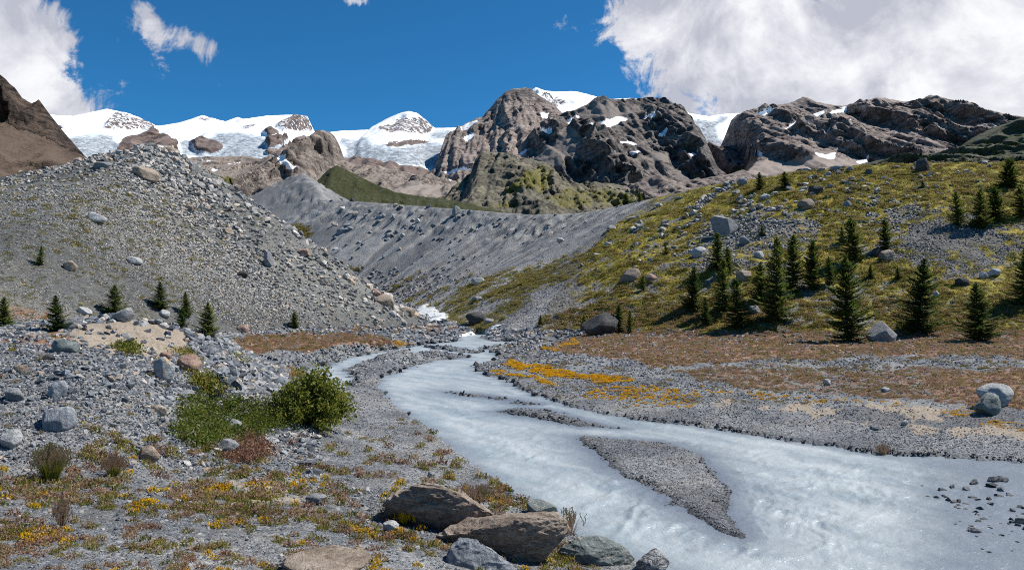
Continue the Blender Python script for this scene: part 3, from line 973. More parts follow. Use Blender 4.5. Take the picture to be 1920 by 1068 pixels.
mountain('snow_mountain', 'white snow dome behind the brown rock pyramid, with a glacier tongue on its right',
         [(975, 190), (990, 172), (1005, 164), (1022, 170), (1040, 172), (1075, 171), (1100, 176), (1125, 183), (1140, 186), (1180, 184), (1230, 188), (1265, 194), (1290, 212), (1330, 218), (1362, 213), (1400, 212), (1440, 222)],
         4300, 2900, M['m_snow'], vb=335, rel=.07, seed=131, jag=.8, rows=100, base_snow=1.0,
         rock=[([(1002, 172), (1022, 173), (1050, 182), (1075, 190), (1040, 205), (1015, 188)], .5), ([(1080, 200), (1110, 196), (1120, 210), (1085, 214)], .5), ([(1280, 300), (1320, 285), (1400, 300), (1420, 345), (1270, 345)], 1.1)],
         ice=[([(1285, 225), (1360, 220), (1350, 260), (1400, 300), (1290, 290)], 1.0)])
mountain('rock_pyramid', 'tall brown rock pyramid with a steep left edge, standing before the snow dome',
         [(780, 352), (815, 330), (832, 285), (840, 262), (862, 238), (885, 225), (905, 218), (918, 203), (930, 190), (942, 176), (962, 166), (985, 164), (998, 168), (1012, 180), (1030, 190), (1056, 212), (1085, 228), (1120, 240), (1180, 262)],
         3500, 2300, M['m_brown'], vb=372, step=2.2, rel=.055, seed=151, jag=2.2, rows=165, freq=13,
         snow=[([(860, 240), (895, 224), (905, 226), (880, 245), (865, 252)], .62), ([(870, 262), (885, 252), (892, 258), (876, 268)], .85), ([(965, 294), (998, 273), (1000, 279), (975, 296)], 1.0), ([(1012, 205), (1030, 210), (1026, 222), (1015, 218)], .8), ([(832, 325), (860, 318), (895, 326), (880, 334)], 1.0)],
         talus=[([(950, 300), (1000, 250), (1070, 248), (1080, 300), (1000, 310)], .9)])
mountain('rock_massif', 'dark broad rock massif with snow patches right of the brown pyramid',
         [(985, 262), (1010, 244), (1045, 220), (1075, 207), (1100, 196), (1112, 186), (1127, 181), (1145, 185), (1170, 187), (1205, 190), (1240, 193), (1262, 198), (1274, 212), (1284, 230), (1290, 252), (1295, 275), (1302, 300), (1318, 325), (1340, 342)],
         2900, 1750, M['m_dark'], vb=372, step=2.2, rel=.055, seed=171, jag=2.0, rows=165, freq=13,
         snow=[([(1090, 248), (1120, 232), (1160, 220), (1176, 224), (1160, 234), (1115, 244)], 1.0), ([(1155, 262), (1185, 263), (1196, 269), (1165, 270)], 1.0), ([(1012, 250), (1034, 251), (1030, 256), (1015, 256)], .95), ([(1138, 280), (1156, 286), (1150, 290)], 1), ([(1180, 279), (1200, 280), (1195, 285), (1180, 284)], .9), ([(1288, 286), (1310, 281), (1312, 288), (1294, 294)], 1), ([(1060, 232), (1085, 222), (1092, 226), (1066, 238)], .9), ([(1210, 226), (1232, 220), (1228, 228)], .9), ([(1236, 250), (1252, 244), (1248, 254)], .85)],
         talus=[([(1060, 215), (1125, 198), (1190, 206), (1220, 215), (1180, 226), (1090, 226)], .85), ([(1000, 290), (1040, 262), (1065, 245), (1100, 262), (1060, 300), (1010, 306)], .9), ([(1130, 275), (1180, 288), (1250, 280), (1260, 300), (1150, 300)], .8)])
mountain('rock_range', 'long brown and grey rock range with scattered snow patches under the cloud bank',
         [(1340, 348), (1350, 320), (1358, 285), (1363, 250), (1370, 226), (1384, 214), (1420, 203), (1470, 195), (1490, 190), (1506, 181), (1516, 184), (1530, 191), (1558, 196), (1580, 199), (1600, 193), (1625, 188), (1645, 183), (1662, 184), (1684, 189), (1722, 197), (1734, 182), (1745, 178),
          (1770, 183), (1800, 192), (1830, 200), (1890, 215), (1960, 224), (2060, 236), (2300, 260)],
         3300, 1900, M['m_range'], vb=352, step=2.4, rel=.055, seed=191, jag=1.8, rows=165, freq=12,
         snow=[([(1416, 220), (1440, 212), (1470, 207), (1458, 217), (1432, 224)], 1.0), ([(1519, 214), (1545, 203), (1551, 204), (1542, 213), (1528, 218)], 1.0), ([(1552, 211), (1572, 203), (1590, 200), (1588, 206), (1566, 210)], 1.0), ([(1472, 243), (1498, 227), (1508, 229), (1524, 235), (1518, 243), (1500, 236)], 1.0),
               ([(1546, 252), (1556, 242), (1560, 250), (1550, 255)], 1), ([(1580, 228), (1598, 220), (1595, 226), (1586, 230)], 1), ([(1511, 294), (1530, 284), (1548, 290), (1570, 279), (1564, 297), (1540, 298)], 1.0), ([(1604, 303), (1630, 291), (1626, 299), (1612, 306)], 1.0), ([(1408, 295), (1430, 289), (1428, 294)], 1.0),
                ([(1600, 245), (1614, 239), (1610, 245)], 1)],
         talus=[([(1300, 330), (1420, 300), (1480, 305), (1530, 298), (1640, 300), (1700, 310), (1700, 350), (1300, 350)], 1.0), ([(1480, 215), (1560, 205), (1600, 215), (1540, 260), (1500, 225)], .6)])
mountain('rock_knoll', 'brown rocky knoll and ice scoured slabs below the white glaciers',
         [(300, 318), (345, 301), (400, 296), (432, 292), (470, 293), (512, 303), (530, 296), (555, 285), (580, 268), (600, 255), (617, 246), (628, 256), (638, 275), (643, 300), (665, 309), (700, 311), (745, 320), (800, 330), (850, 338), (905, 345), (960, 350)],
         2300, 1150, M['m_slab'], vb=402, rel=.06, seed=211, jag=1.6, rows=110, freq=13,
         snow=[([(500, 296), (520, 291), (545, 297), (560, 293), (540, 303), (515, 304)], 1.0), ([(1, 1), (2, 1), (2, 2)], .1), ([(432, 300), (455, 295), (440, 303)], .9), ([(420, 306), (440, 305), (430, 309)], .9), ([(395, 320), (408, 320), (400, 324)], .9), ([(545, 322), (555, 320), (550, 326)], .9), ([(835, 330), (850, 334), (845, 340), (838, 338)], .9), ([(370, 303), (400, 300), (390, 304)], .9)],
         talus=[([(345, 310), (430, 300), (520, 310), (560, 330), (480, 345), (380, 345)], .55), ([(560, 345), (600, 325), (640, 300), (645, 330), (600, 350)], .8), ([(740, 345), (830, 350), (830, 375), (720, 365)], .9)],
         turf=[([(430, 320), (460, 310), (480, 325), (450, 340)], .55), ([(370, 350), (420, 330), (440, 345), (390, 365)], .7)])
mountain('talus_fan', 'brown talus fans lying below the dark massif and the rock range',
         [(960, 356), (1040, 354), (1100, 352), (1160, 352), (1190, 345), (1214, 333), (1228, 336), (1255, 344), (1300, 338), (1330, 334), (1370, 326), (1392, 318), (1412, 326), (1440, 328), (1500, 318), (1560, 312), (1640, 308), (1720, 306), (1900, 320)],
         1500, 760, M['m_brown'], vb=420, rel=.08, seed=231, jag=1.2, rows=90, freq=12, talus=[([(900, 280), (2000, 280), (2000, 480), (900, 480)], .52)])
mountain('rock_outcrop', 'craggy yellow green rock outcrop rising behind the moraine wall',
         [(790, 392), (830, 378), (850, 360), (868, 345), (885, 330), (895, 300), (905, 287), (925, 285), (945, 291), (985, 297), (1010, 302), (1030, 308), (1045, 325), (1062, 344), (1090, 349), (1110, 345), (1140, 343), (1166, 347), (1180, 358), (1196, 372), (1230, 384), (1290, 392)],
         900, 470, M['m_knoll'], vb=432, step=2.4, rel=.065, seed=251, jag=2.2, rows=130, freq=15,
         turf=[([(960, 345), (1020, 312), (1040, 330), (1030, 360), (980, 372), (930, 380)], .62), ([(1000, 390), (1060, 365), (1140, 352), (1200, 372), (1190, 395), (1050, 400)], .58), ([(880, 400), (930, 375), (980, 390)], .6)])
mountain('green_hill', 'dark green grassy crest rising behind the eroded moraine rim',
         [(540, 395), (585, 362), (594, 342), (605, 328), (618, 316), (632, 310), (650, 319), (680, 334), (715, 350), (745, 361), (790, 368), (830, 373), (870, 379), (905, 388), (960, 400)],
         420, 330, M['m_green'], vb=440, rel=.04, seed=271, jag=1.0, rows=80, freq=9, turf=[([(400, 200), (1000, 200), (1000, 500), (400, 500)], .70)])
mountain('cliff_mountain', 'dark reddish cliff mountain with a brown scree slope at the left edge',
         [(-420, -40), (-250, 40), (-120, 90), (-40, 118), (0, 140), (14, 152), (30, 168), (40, 182), (50, 190), (60, 194), (72, 187), (80, 196), (86, 212), (94, 232), (101, 248), (103, 262), (120, 274), (150, 290), (185, 306), (240, 330)],
         820, 360, M['m_left'], vb=430, rel=.19, seed=291, jag=2.2, rows=130, freq=14, prof=.72,
         talus=[([(-500, 190), (0, 222), (60, 250), (105, 266), (150, 290), (250, 320), (250, 450), (-500, 450)], 1.0)])
mountain('dark_hill', 'dark green craggy hill rising behind the hillside crest at the right edge',
         [(1560, 322), (1620, 306), (1660, 298), (1710, 291), (1760, 286), (1800, 275), (1818, 262), (1850, 245), (1890, 230), (1920, 219), (1990, 195), (2100, 165), (2340, 120)],
         520, 240, M['m_right'], vb=372, rel=.045, seed=311, jag=1.6, rows=110, freq=16, turf=[([(1500, 200), (2400, 50), (2400, 420), (1500, 420)], .52)])


# ------------------------------------------------------------------ rocks
def hull_stone(seed, flat=.6):
    r = random.Random(seed)
    bm = bmesh.new()
    for i in range(15):
        p = Vector((r.gauss(0, 1), r.gauss(0, 1), r.gauss(0, 1))).normalized()
        m_ = max(abs(p.x), abs(p.y), abs(p.z))
        p = p * (.55 + .45 / m_ * .6)
        bm.verts.new((p.x, p.y * r.uniform(.6, .95), p.z * flat))
    ret = bmesh.ops.convex_hull(bm, input=bm.verts)
    dead = [e for e in ret['geom_interior'] + ret['geom_unused'] if isinstance(e, bmesh.types.BMVert)]
    if dead:
        bmesh.ops.delete(bm, geom=list(set(dead)), context='VERTS')
    bmesh.ops.triangulate(bm, faces=bm.faces)
    me = bpy.data.meshes.new('stone')
    bm.to_mesh(me); bm.free()
    co = np.zeros(len(me.vertices) * 3); me.vertices.foreach_get('co', co)
    co = co.reshape(-1, 3)
    co = co - (co.max(0) + co.min(0)) / 2
    co /= np.abs(co[:, :2]).max()
    me.vertices.foreach_set('co', co.ravel())
    return me


def boulder_mesh(seed, sub=4, cuts=9, planes=(), rough=.05, tight=.62):
    r = random.Random(seed)
    bm = bmesh.new()
    bmesh.ops.create_icosphere(bm, subdivisions=sub, radius=1.0)
    co = np.array([v.co[:] for v in bm.verts])
    co = co / (np.abs(co) ** 2.5).sum(1)[:, None] ** (1 / 2.5)
    ra_ = Matrix.Rotation(r.uniform(-.5, .5), 3, 'X') @ Matrix.Rotation(r.uniform(-.35, .35), 3, 'Y') @ Matrix.Rotation(r.uniform(0, 3), 3, 'Z')
    co = co @ np.array(ra_)
    pl = [(Vector(n).normalized(), d) for n, d in planes]
    for i in range(cuts + 5):
        n = Vector((r.gauss(0, 1), r.gauss(0, 1), r.gauss(0, 1) * .8)).normalized()
        pl.append((n, r.uniform(tight, 1.0)))
    for n, d in pl:
        nn = np.array(n[:])
        k = co @ nn - d
        co = co - np.clip(k, 0, None)[:, None] * nn * .97
    s = seed * 3.17
    for fq, am in ((1.6, rough * 1.5), (4.5, rough * .9), (11, rough * .55)):
        n = fbm(co[:, 0] * fq + s, co[:, 1] * fq, 2, seed, z=co[:, 2] * fq * 1.8)
        co = co * (1 + am * n)[:, None]
    mx, mn = co.max(0), co.min(0)
    co = (co - (mx + mn) / 2) / ((mx - mn) / 2)
    for v, c in zip(bm.verts, co):
        v.co = c
    me = bpy.data.meshes.new('boulder')
    bm.to_mesh(me); bm.free()
    me.polygons.foreach_set('use_smooth', np.full(len(me.polygons), sub >= 4))
    return me


BM = {
    'rust': boulder_mat('rust_gneiss', (.185, .140, .108), (.38, .315, .25), (.48, .42, .34), 1.8, .03, stretch=(1, 1, 3)),
    'tan': boulder_mat('tan_gneiss', (.25, .195, .145), (.43, .36, .285), (.52, .48, .42), 1.5, .04),
    'pink': boulder_mat('pink_gneiss', (.26, .165, .125), (.42, .30, .245), (.5, .42, .37), 2.2, .03),
    'vein': boulder_mat('white_veined_rock', (.18, .20, .225), (.38, .40, .42), (.70, .70, .69), 1.6, .05, stretch=(2.2, .8, 1)),
    'teal': boulder_mat('grey_green_rock', (.145, .175, .170), (.27, .30, .285), (.48, .41, .32), 1.4, .035),
    'grey': boulder_mat('grey_rock', (.19, .195, .20), (.35, .355, .36), (.46, .46, .45), 1.6, .03),
    'pale': boulder_mat('pale_rock', (.33, .335, .335), (.52, .52, .51), (.60, .59, .57), 2.0, .03),
    'dark': boulder_mat('dark_rock_boulder', (.045, .046, .044), (.115, .115, .11), (.2, .2, .19), .9, .03),
    'lichen': boulder_mat('lichen_rock', (.24, .26, .27), (.43, .45, .46), (.55, .55, .54), 2.4, .03, lichen=(.62, .30, .06)),
    'speck': boulder_mat('black_white_rock', (.06, .065, .075), (.45, .45, .44), (.75, .74, .71), 3.5, .06),
}


def boulder(u, vb, w, h, mat, label, seed, rot=0.0, tilt=0.0, planes=(), depth=.8, cuts=9, rough=.05, sub=4, cat='boulder', sink=.22, tight=.62, dd=0.0):
    x, y, z = hit(u, vb)
    if dd:
        y += dd; x = (u - 960) / F * y; z = CAMZ + (HV - vb) / F * y
    W = w / F * y; Hh = h / F * y
    me = boulder_mesh(seed, sub, cuts, planes, rough, tight)
    o = link('boulder', me, None, BM[mat])
    hh = Hh * (1 + sink)
    o.scale = (W / 2, W / 2 * depth, hh / 2)
    o.location = (x, y + W * depth * .32, z + Hh - hh / 2)
    o.rotation_euler = (0, tilt, rot)
    tag(o, label, cat)
    return o


def hull_boulder(pts, ref, mat, label, seed, rough=.06, up=.0):
    """angular boulder through corner points given as photo pixel + depth behind the reference ground point"""
    x0, y0, z0 = hit(*ref)
    bm = bmesh.new()
    for (u, v, dd) in pts:
        bm.verts.new(pd(u, v, y0 + dd))
    ret = bmesh.ops.convex_hull(bm, input=bm.verts)
    dead = [e for e in ret['geom_interior'] + ret['geom_unused'] if isinstance(e, bmesh.types.BMVert)]
    if dead:
        bmesh.ops.delete(bm, geom=list(set(dead)), context='VERTS')
    bmesh.ops.triangulate(bm, faces=bm.faces)
    for k in range(5):
        bmesh.ops.subdivide_edges(bm, edges=bm.edges, cuts=1, use_grid_fill=True)
        bmesh.ops.triangulate(bm, faces=bm.faces)
        if len(bm.verts) > 6000:
            break
        if k < 2:
            bmesh.ops.smooth_vert(bm, verts=bm.verts, factor=.18, use_axis_x=True, use_axis_y=True, use_axis_z=True)
    bm.normal_update()
    co = np.array([v.co[:] for v in bm.verts]); no = np.array([v.normal[:] for v in bm.verts])
    q = (co - co.mean(0)) * 1.6 + seed * 3.1
    dsp = 1.3 * fbm(q[:, 0] * .8, q[:, 1] * .8, 3, seed, z=q[:, 2] * 1.6) + .8 * (ridged(q[:, 0] * 1.4 + q[:, 2], q[:, 1] * 1.2, 4, seed + 3, z=q[:, 2] * 4.5) - .5) + .4 * fbm(q[:, 0] * 6, q[:, 1] * 6, 3, seed + 5, z=q[:, 2] * 9)
    co = co + no * (rough * dsp)[:, None]
    c = np.array([co[:, 0].mean(), co[:, 1].mean(), co[:, 2].min()])
    me = bpy.data.meshes.new('boulder'); bm.to_mesh(me); bm.free()
    me.vertices.foreach_set('co', (co - c).astype(np.float32).ravel()); me.update()
    me.polygons.foreach_set('use_smooth', np.full(len(me.polygons), True))
    o = link('boulder', me, None, BM[mat]); o.location = c
    tag(o, label, 'boulder')


hull_boulder([(706, 943, .15), (748, 918, .1), (792, 904, .2), (840, 912, .25), (905, 950, .3), (945, 972, .6), (880, 985, .25), (842, 1003, .45), (760, 985, .55), (725, 962, .4), (770, 1010, .9), (880, 1020, 1.0), (800, 905, 1.6), (900, 940, 1.8), (740, 925, 1.5)],
             (792, 998), 'rust', 'rust brown overhanging boulder with a pale ridged top, propped on the left bank', 3)
hull_boulder([(806, 1003, .3), (868, 972, .5), (850, 1000, .0), (905, 1000, -.15), (985, 968, -.1), (1052, 962, .2), (1075, 990, .5), (1030, 1010, .05), (1018, 1052, .25), (965, 1072, .3), (910, 1050, .35), (870, 1030, .5), (900, 962, 1.5), (1040, 955, 1.6), (1000, 1080, .9)],
             (962, 1052), 'rust', 'large brown layered boulder leaning against the overhanging one beside the river', 5)
hull_boulder([(826, 1082, 0), (842, 1024, .1), (862, 1006, .25), (895, 1008, .2), (932, 1030, .1), (975, 1072, .2), (965, 1090, .1), (880, 1095, -.15), (860, 1015, 1.1), (930, 1040, 1.0), (835, 1050, .9)],
             (890, 1068), 'vein', 'blue grey boulder streaked with white veins below the brown boulders', 8, .04)
hull_boulder([(1036, 1050, .2), (1048, 1022, .2), (1080, 1004, .3), (1125, 1000, .35), (1165, 1018, .35), (1192, 1048, .4), (1175, 1072, .2), (1100, 1082, 0), (1050, 1074, .1), (1090, 1010, 1.2), (1160, 1025, 1.2), (1110, 1040, -.05)],
             (1112, 1060), 'teal', 'rounded grey green boulder with tan veins at the water edge', 12, .04)
fr = ((-.1, -.90, -.42), .30)
BOULDERS = [
    # foreground, on the left river bank
    (1226, 1072, 70, 36, 'speck', 'black and white speckled boulder at the very edge of the river', 14, .4, 0, (), .8, 5),
    (600, 1084, 170, 24, 'tan', 'flat orange tan slab lying in the gravel below the brown boulders', 15, .2, .04, (((0, -.1, 1), .4),), .9, 4),
    (1017, 965, 60, 22, 'teal', 'small grey slab between flowers above the brown layered boulder', 16, .1, .1, (), .9, 7),
    # left mound
    (100, 806, 66, 44, 'vein', 'big dark blue grey boulder streaked with white low on the scree mound', 21, .2, .15, (((-.2, -.7, .6), .6),), .8, 6),
    (305, 712, 38, 44, 'lichen', 'upright grey boulder with an orange lichen patch', 23, .3, -.2, (), .7, 7),
    (349, 697, 42, 33, 'pink', 'rounded pink boulder with a split, beside the sand patch', 24, .1, 0, (), .8, 3),
    (308, 675, 22, 16, 'pink', 'small pink angular rock on the sand above the lichen boulder', 25, .1, .3, (), .8, 8),
    (434, 811, 31, 25, 'pale', 'white angular boulder sticking out of the low green willow mat', 26, .5, .1, (), .8, 8),
    (405, 771, 24, 20, 'pale', 'pale rock at the upper edge of the green willow mat', 27, .2, -.2, (), .8, 8),
    (345, 748, 30, 18, 'grey', 'smooth blue grey boulder above the green willow mat', 28, .2, .2, (), .8, 4),
    (424, 850, 40, 26, 'grey', 'grey boulder below the green willow mat beside red plants', 29, .2, .1, (), .8, 6),
    (505, 838, 32, 17, 'pale', 'pale flat rock on the gravel left of the bushy shrub foot', 30, .2, .1, (), .8, 6),
    (274, 866, 40, 30, 'tan', 'tan boulder with a pink face at the foot of the scree mound', 31, .2, 0, (), .8, 7),
    (118, 620, 46, 22, 'grey', 'tilted grey slab lying on the sand below a young conifer', 32, .1, -.42, (((0, -.2, 1), .45),), .6, 5),
    (228, 603, 40, 24, 'grey', 'grey slab leaning on the top rim of the sand patch', 33, .1, -.45, (((0, -.2, 1), .45),), .6, 5),
    (113, 661, 48, 24, 'teal', 'blue green boulder on the rim of the scree mound below the sand', 34, .1, .2, (), .8, 6),
    (88, 676, 26, 12, 'dark', 'black flat rock below the blue green boulder', 35, .1, .1, (), .8, 6),
    (33, 700, 28, 16, 'tan', 'tan rounded rock half way up the scree mound', 36, .1, 0, (), .8, 4),
    (22, 752, 36, 24, 'grey', 'dark grey rock on the scree mound above the white streaked boulder', 37, .1, .1, (), .8, 7),
    (15, 842, 34, 36, 'pale', 'pale block at the foot of the scree mound near the grass tuft', 38, .1, .1, (), .8, 7),
    (105, 745, 30, 32, 'vein', 'pale blue upright rock on the scree mound', 39, .4, .5, (), .6, 7),
    (296, 778, 28, 18, 'tan', 'brown slab left of the green willow mat', 40, .2, .45, (), .6, 7),
    (590, 945, 40, 18, 'grey', 'dark split rock on the gravel left of the overhanging boulder', 41, .2, 0, (), .8, 8),
    (731, 1000, 30, 22, 'pale', 'white rock at the foot of the rust brown overhanging boulder', 42, .2, .1, (), .8, 7),
    (808, 895, 15, 12, 'grey', 'small round grey rock on the gravel above the overhanging boulder', 43, .2, .1, (), .8, 5),
    # moraine ridge
    (268, 338, 50, 28, 'tan', 'large tan slab near the top of the pointed moraine ridge', 51, .2, .28, (((.2, -.3, .9), .45),), .8, 6),
    (188, 316, 34, 14, 'grey', 'grey slab on the left shoulder of the moraine ridge crest', 52, .2, -.1, (), .8, 6),
    (316, 288, 18, 14, 'tan', 'tan rock on the very tip of the moraine ridge', 53, .2, .3, (), .8, 6),
    (178, 416, 34, 18, 'pale', 'pale rock beside a dark hollow on the upper moraine face', 54, .2, .2, (), .8, 7),
    (129, 506, 25, 18, 'tan', 'rounded tan boulder low on the moraine face', 55, .2, .1, (), .8, 5),
    (501, 500, 20, 30, 'grey', 'upright grey block on the bare right flank of the moraine ridge', 56, .2, -.3, (), .8, 6),
    (454, 520, 18, 13, 'dark', 'dark rock on the right flank of the moraine below the upright block', 57, .2, .1, (), .8, 6),
    (248, 494, 30, 13, 'pale', 'long pale rock in the middle of the moraine face', 58, .2, .2, (), .8, 6),
    (353, 395, 15, 12, 'tan', 'tan rock under the right crest of the moraine', 59, .2, .1, (), .8, 7),
    (425, 440, 20, 14, 'tan', 'tan boulder on the upper right edge of the moraine', 60, .2, .3, (), .8, 6),
    (304, 593, 24, 13, 'pale', 'pale slab between the young conifers at the moraine foot', 61, .2, .3, (), .8, 6),
    (157, 590, 26, 14, 'pale', 'pale long rock at the moraine foot right of a young conifer', 62, .2, .45, (), .6, 6),
    (455, 622, 20, 14, 'pink', 'pinkish rock at the moraine foot beside the heath flat', 63, .2, .1, (), .8, 6),
    # valley head
    (718, 571, 40, 20, 'tan', 'large tan boulder at the valley head left of the rapids', 71, .2, .15, (), .8, 5),
    (704, 555, 20, 14, 'pink', 'brown rock stacked behind the large tan boulder', 72, .2, .1, (), .8, 6),
    (892, 608, 40, 24, 'dark', 'dark broad boulder at the head of the milky river', 73, .2, .1, (), .8, 6),
    (763, 590, 30, 14, 'tan', 'flat tan rock beside the white rapids', 74, .2, .1, (), .8, 6),
    (758, 611, 12, 9, 'grey', 'small blue grey rock on the flat below the rapids', 75, .2, .1, (), .8, 6),
    (735, 593, 16, 11, 'pale', 'pale rock on the dark foot of the moraine', 76, .2, .2, (), .8, 6),
    (917, 606, 20, 10, 'grey', 'grey rock right of the dark boulder at the river head', 77, .2, 0, (), .8, 6),
    # wall and hillside
    (641, 438, 24, 12, 'grey', 'grey oval boulder high on the bare moraine wall', 81, .2, -.2, (), .8, 4),
    (565, 477, 30, 13, 'pink', 'pinkish flat boulder at the lower left of the moraine wall', 82, .2, .05, (), .8, 5),
    (896, 534, 26, 15, 'pale', 'white topped boulder on the lower moraine wall', 83, .2, -.1, (), .8, 6),
    (896, 565, 24, 10, 'grey', 'flat grey boulder above the dark boulder of the river head', 84, .2, .05, (), .8, 6),
    (1052, 454, 16, 9, 'pale', 'pale rock high on the slope right of the bare wall', 85, .2, 0, (), .8, 6),
    (855, 404, 16, 18, 'grey', 'block sticking out of the eroded rim of the wall', 86, .2, .4, (), .8, 7),
    (1128, 628, 74, 40, 'dark', 'huge dark boulder at the hillside foot beside two slim conifers', 87, .2, -.12, (((-.7, -.3, .6), .6),), .9, 6),
    (1181, 528, 42, 24, 'rust', 'brown split boulder half way up the hillside', 88, .2, -.2, (), .8, 7),
    (1221, 527, 22, 16, 'pink', 'brown rock beside the split boulder on the hillside', 89, .2, -.2, (), .8, 7),
    (1362, 440, 46, 42, 'grey', 'huge grey block standing above the conifer group on the hillside', 90, .2, -.30, (((-.75, -.5, .1), .5), ((.35, -.2, .9), .6), ((.8, 0, .5), .55)), .8, 9),
    (1312, 482, 34, 20, 'pale', 'pale rounded boulder left of the conifer group', 91, .2, -.25, (), .8, 4),
    (1397, 458, 22, 16, 'grey', 'tilted grey slab in the scree tongue under the huge block', 92, .2, -.4, (), .6, 7),
    (1394, 348, 22, 16, 'grey', 'grey rock near the hillside crest left of two crest conifers', 93, .2, -.1, (), .8, 7),
    (1436, 374, 24, 13, 'pale', 'pale rock below the two crest conifers', 94, .2, -.1, (), .8, 7),
    (1531, 365, 23, 17, 'dark', 'dark square block on the upper turf slope', 95, .1, .05, (((0, -1, 0), .6), ((0, 0, 1), .6), ((1, 0, 0), .7), ((-1, 0, 0), .7)), .8, 2),
    (1516, 391, 30, 20, 'rust', 'dark brown rock below the square block on the turf slope', 96, .2, -.2, (), .8, 7),
    (1574, 320, 30, 12, 'grey', 'low grey slab on the hillside crest', 97, .2, -.15, (), .8, 6),
    (1513, 321, 18, 7, 'pale', 'small pale slab on the hillside crest left of the low grey one', 98, .2, -.1, (), .8, 6),
    (1733, 321, 28, 26, 'dark', 'dark pointed boulder on the hillside crest', 99, .2, -.1, (((-.7, 0, .7), .55), ((.7, 0, .7), .6)), .8, 5),
    (1590, 388, 16, 12, 'grey', 'grey rock in the open turf right of the dark brown one', 100, .2, -.1, (), .8, 7),
    (1664, 642, 60, 40, 'grey', 'pointed triangular grey boulder at the hillside foot between two tall conifers', 101, .0, 0, (((-.62, -.25, .68), .45), ((.66, -.25, .62), .47)), .8, 3),
    (1666, 488, 30, 20, 'tan', 'tan block beside a slim conifer on the scree', 102, .2, -.15, (((0, -.9, .1), .6),), .8, 5),
    (1645, 480, 22, 16, 'dark', 'dark slab under the slim conifer on the scree', 103, .2, -.5, (), .6, 5),
    (1868, 518, 28, 16, 'pale', 'pale flat boulder in the right scree field', 104, .2, -.25, (), .8, 5),
    (1846, 522, 16, 14, 'pale', 'white rock left of the flat boulder in the scree field', 105, .2, -.1, (), .8, 6),
    (1808, 535, 26, 16, 'dark', 'dark hollowed boulder left of the white rock in the scree field', 106, .2, -.1, (), .8, 7),
    (1757, 556, 12, 11, 'pale', 'single white rock on heath right of a tall conifer', 107, .2, 0, (), .8, 6),
    (1416, 590, 22, 18, 'grey', 'grey rock among the lower conifers of the group', 108, .2, -.2, (), .8, 7),
    (1398, 525, 28, 20, 'tan', 'pale brown rock heap stone in the middle of the conifer group', 109, .2, -.1, (), .8, 7),
    (1425, 485, 20, 15, 'pale', 'pale rock behind the conifer group', 110, .2, -.1, (), .8, 7),
    # right bank
    (1876, 762, 66, 42, 'pale', 'large smooth pale grey boulder on the right bank', 121, .1, 0, (), .8, 3),
    (1860, 778, 58, 40, 'teal', 'dark layered boulder leaning on the large pale one on the right bank', 122, .3, -.15, (), .7, 5, .07),
    (1698, 797, 14, 10, 'pale', 'small white rock on the right gravel bank', 123, .3, 0, (), .7, 5),
    (1645, 806, 22, 8, 'grey', 'flat grey stone on the right gravel bank', 124, .1, 0, (), .7, 5),
    (1662, 734, 18, 8, 'pale', 'flat white rock at the edge of the right heath', 125, .1, 0, (), .7, 5),
    (1552, 722, 14, 12, 'pale', 'pale rock among heath in the middle of the right flat', 126, .1, 0, (), .7, 5),
    (1832, 1002, 28, 13, 'speck', 'flat dark stone sticking out of the shallow water', 127, .1, 0, (), .7, 5),
    (1917, 985, 26, 14, 'tan', 'orange stone in the shallow water by the right bank', 128, .1, 0, (), .7, 5),
    (1604, 892, 22, 9, 'dark', 'dark stone breaking the river surface alone in midstream', 129, .1, 0, (), .7, 5),
    (1299, 1071, 16, 14, 'dark', 'small dark pointed stone at the near edge of the river', 130, .1, 0, (), .7, 5),
]
for b in BOULDERS:
    boulder(*b)

STONE_ME = [hull_stone(900 + i, random.uniform(.40, .78)) for i in range(12)]
SETS = {}
for nm in ('stone', 'stone_warm', 'stone_wet'):
    lst = []
    for me in STONE_ME:
        m2 = me.copy(); m2.materials.append(M[nm]); lst.append(m2)
    SETS[nm] = lst


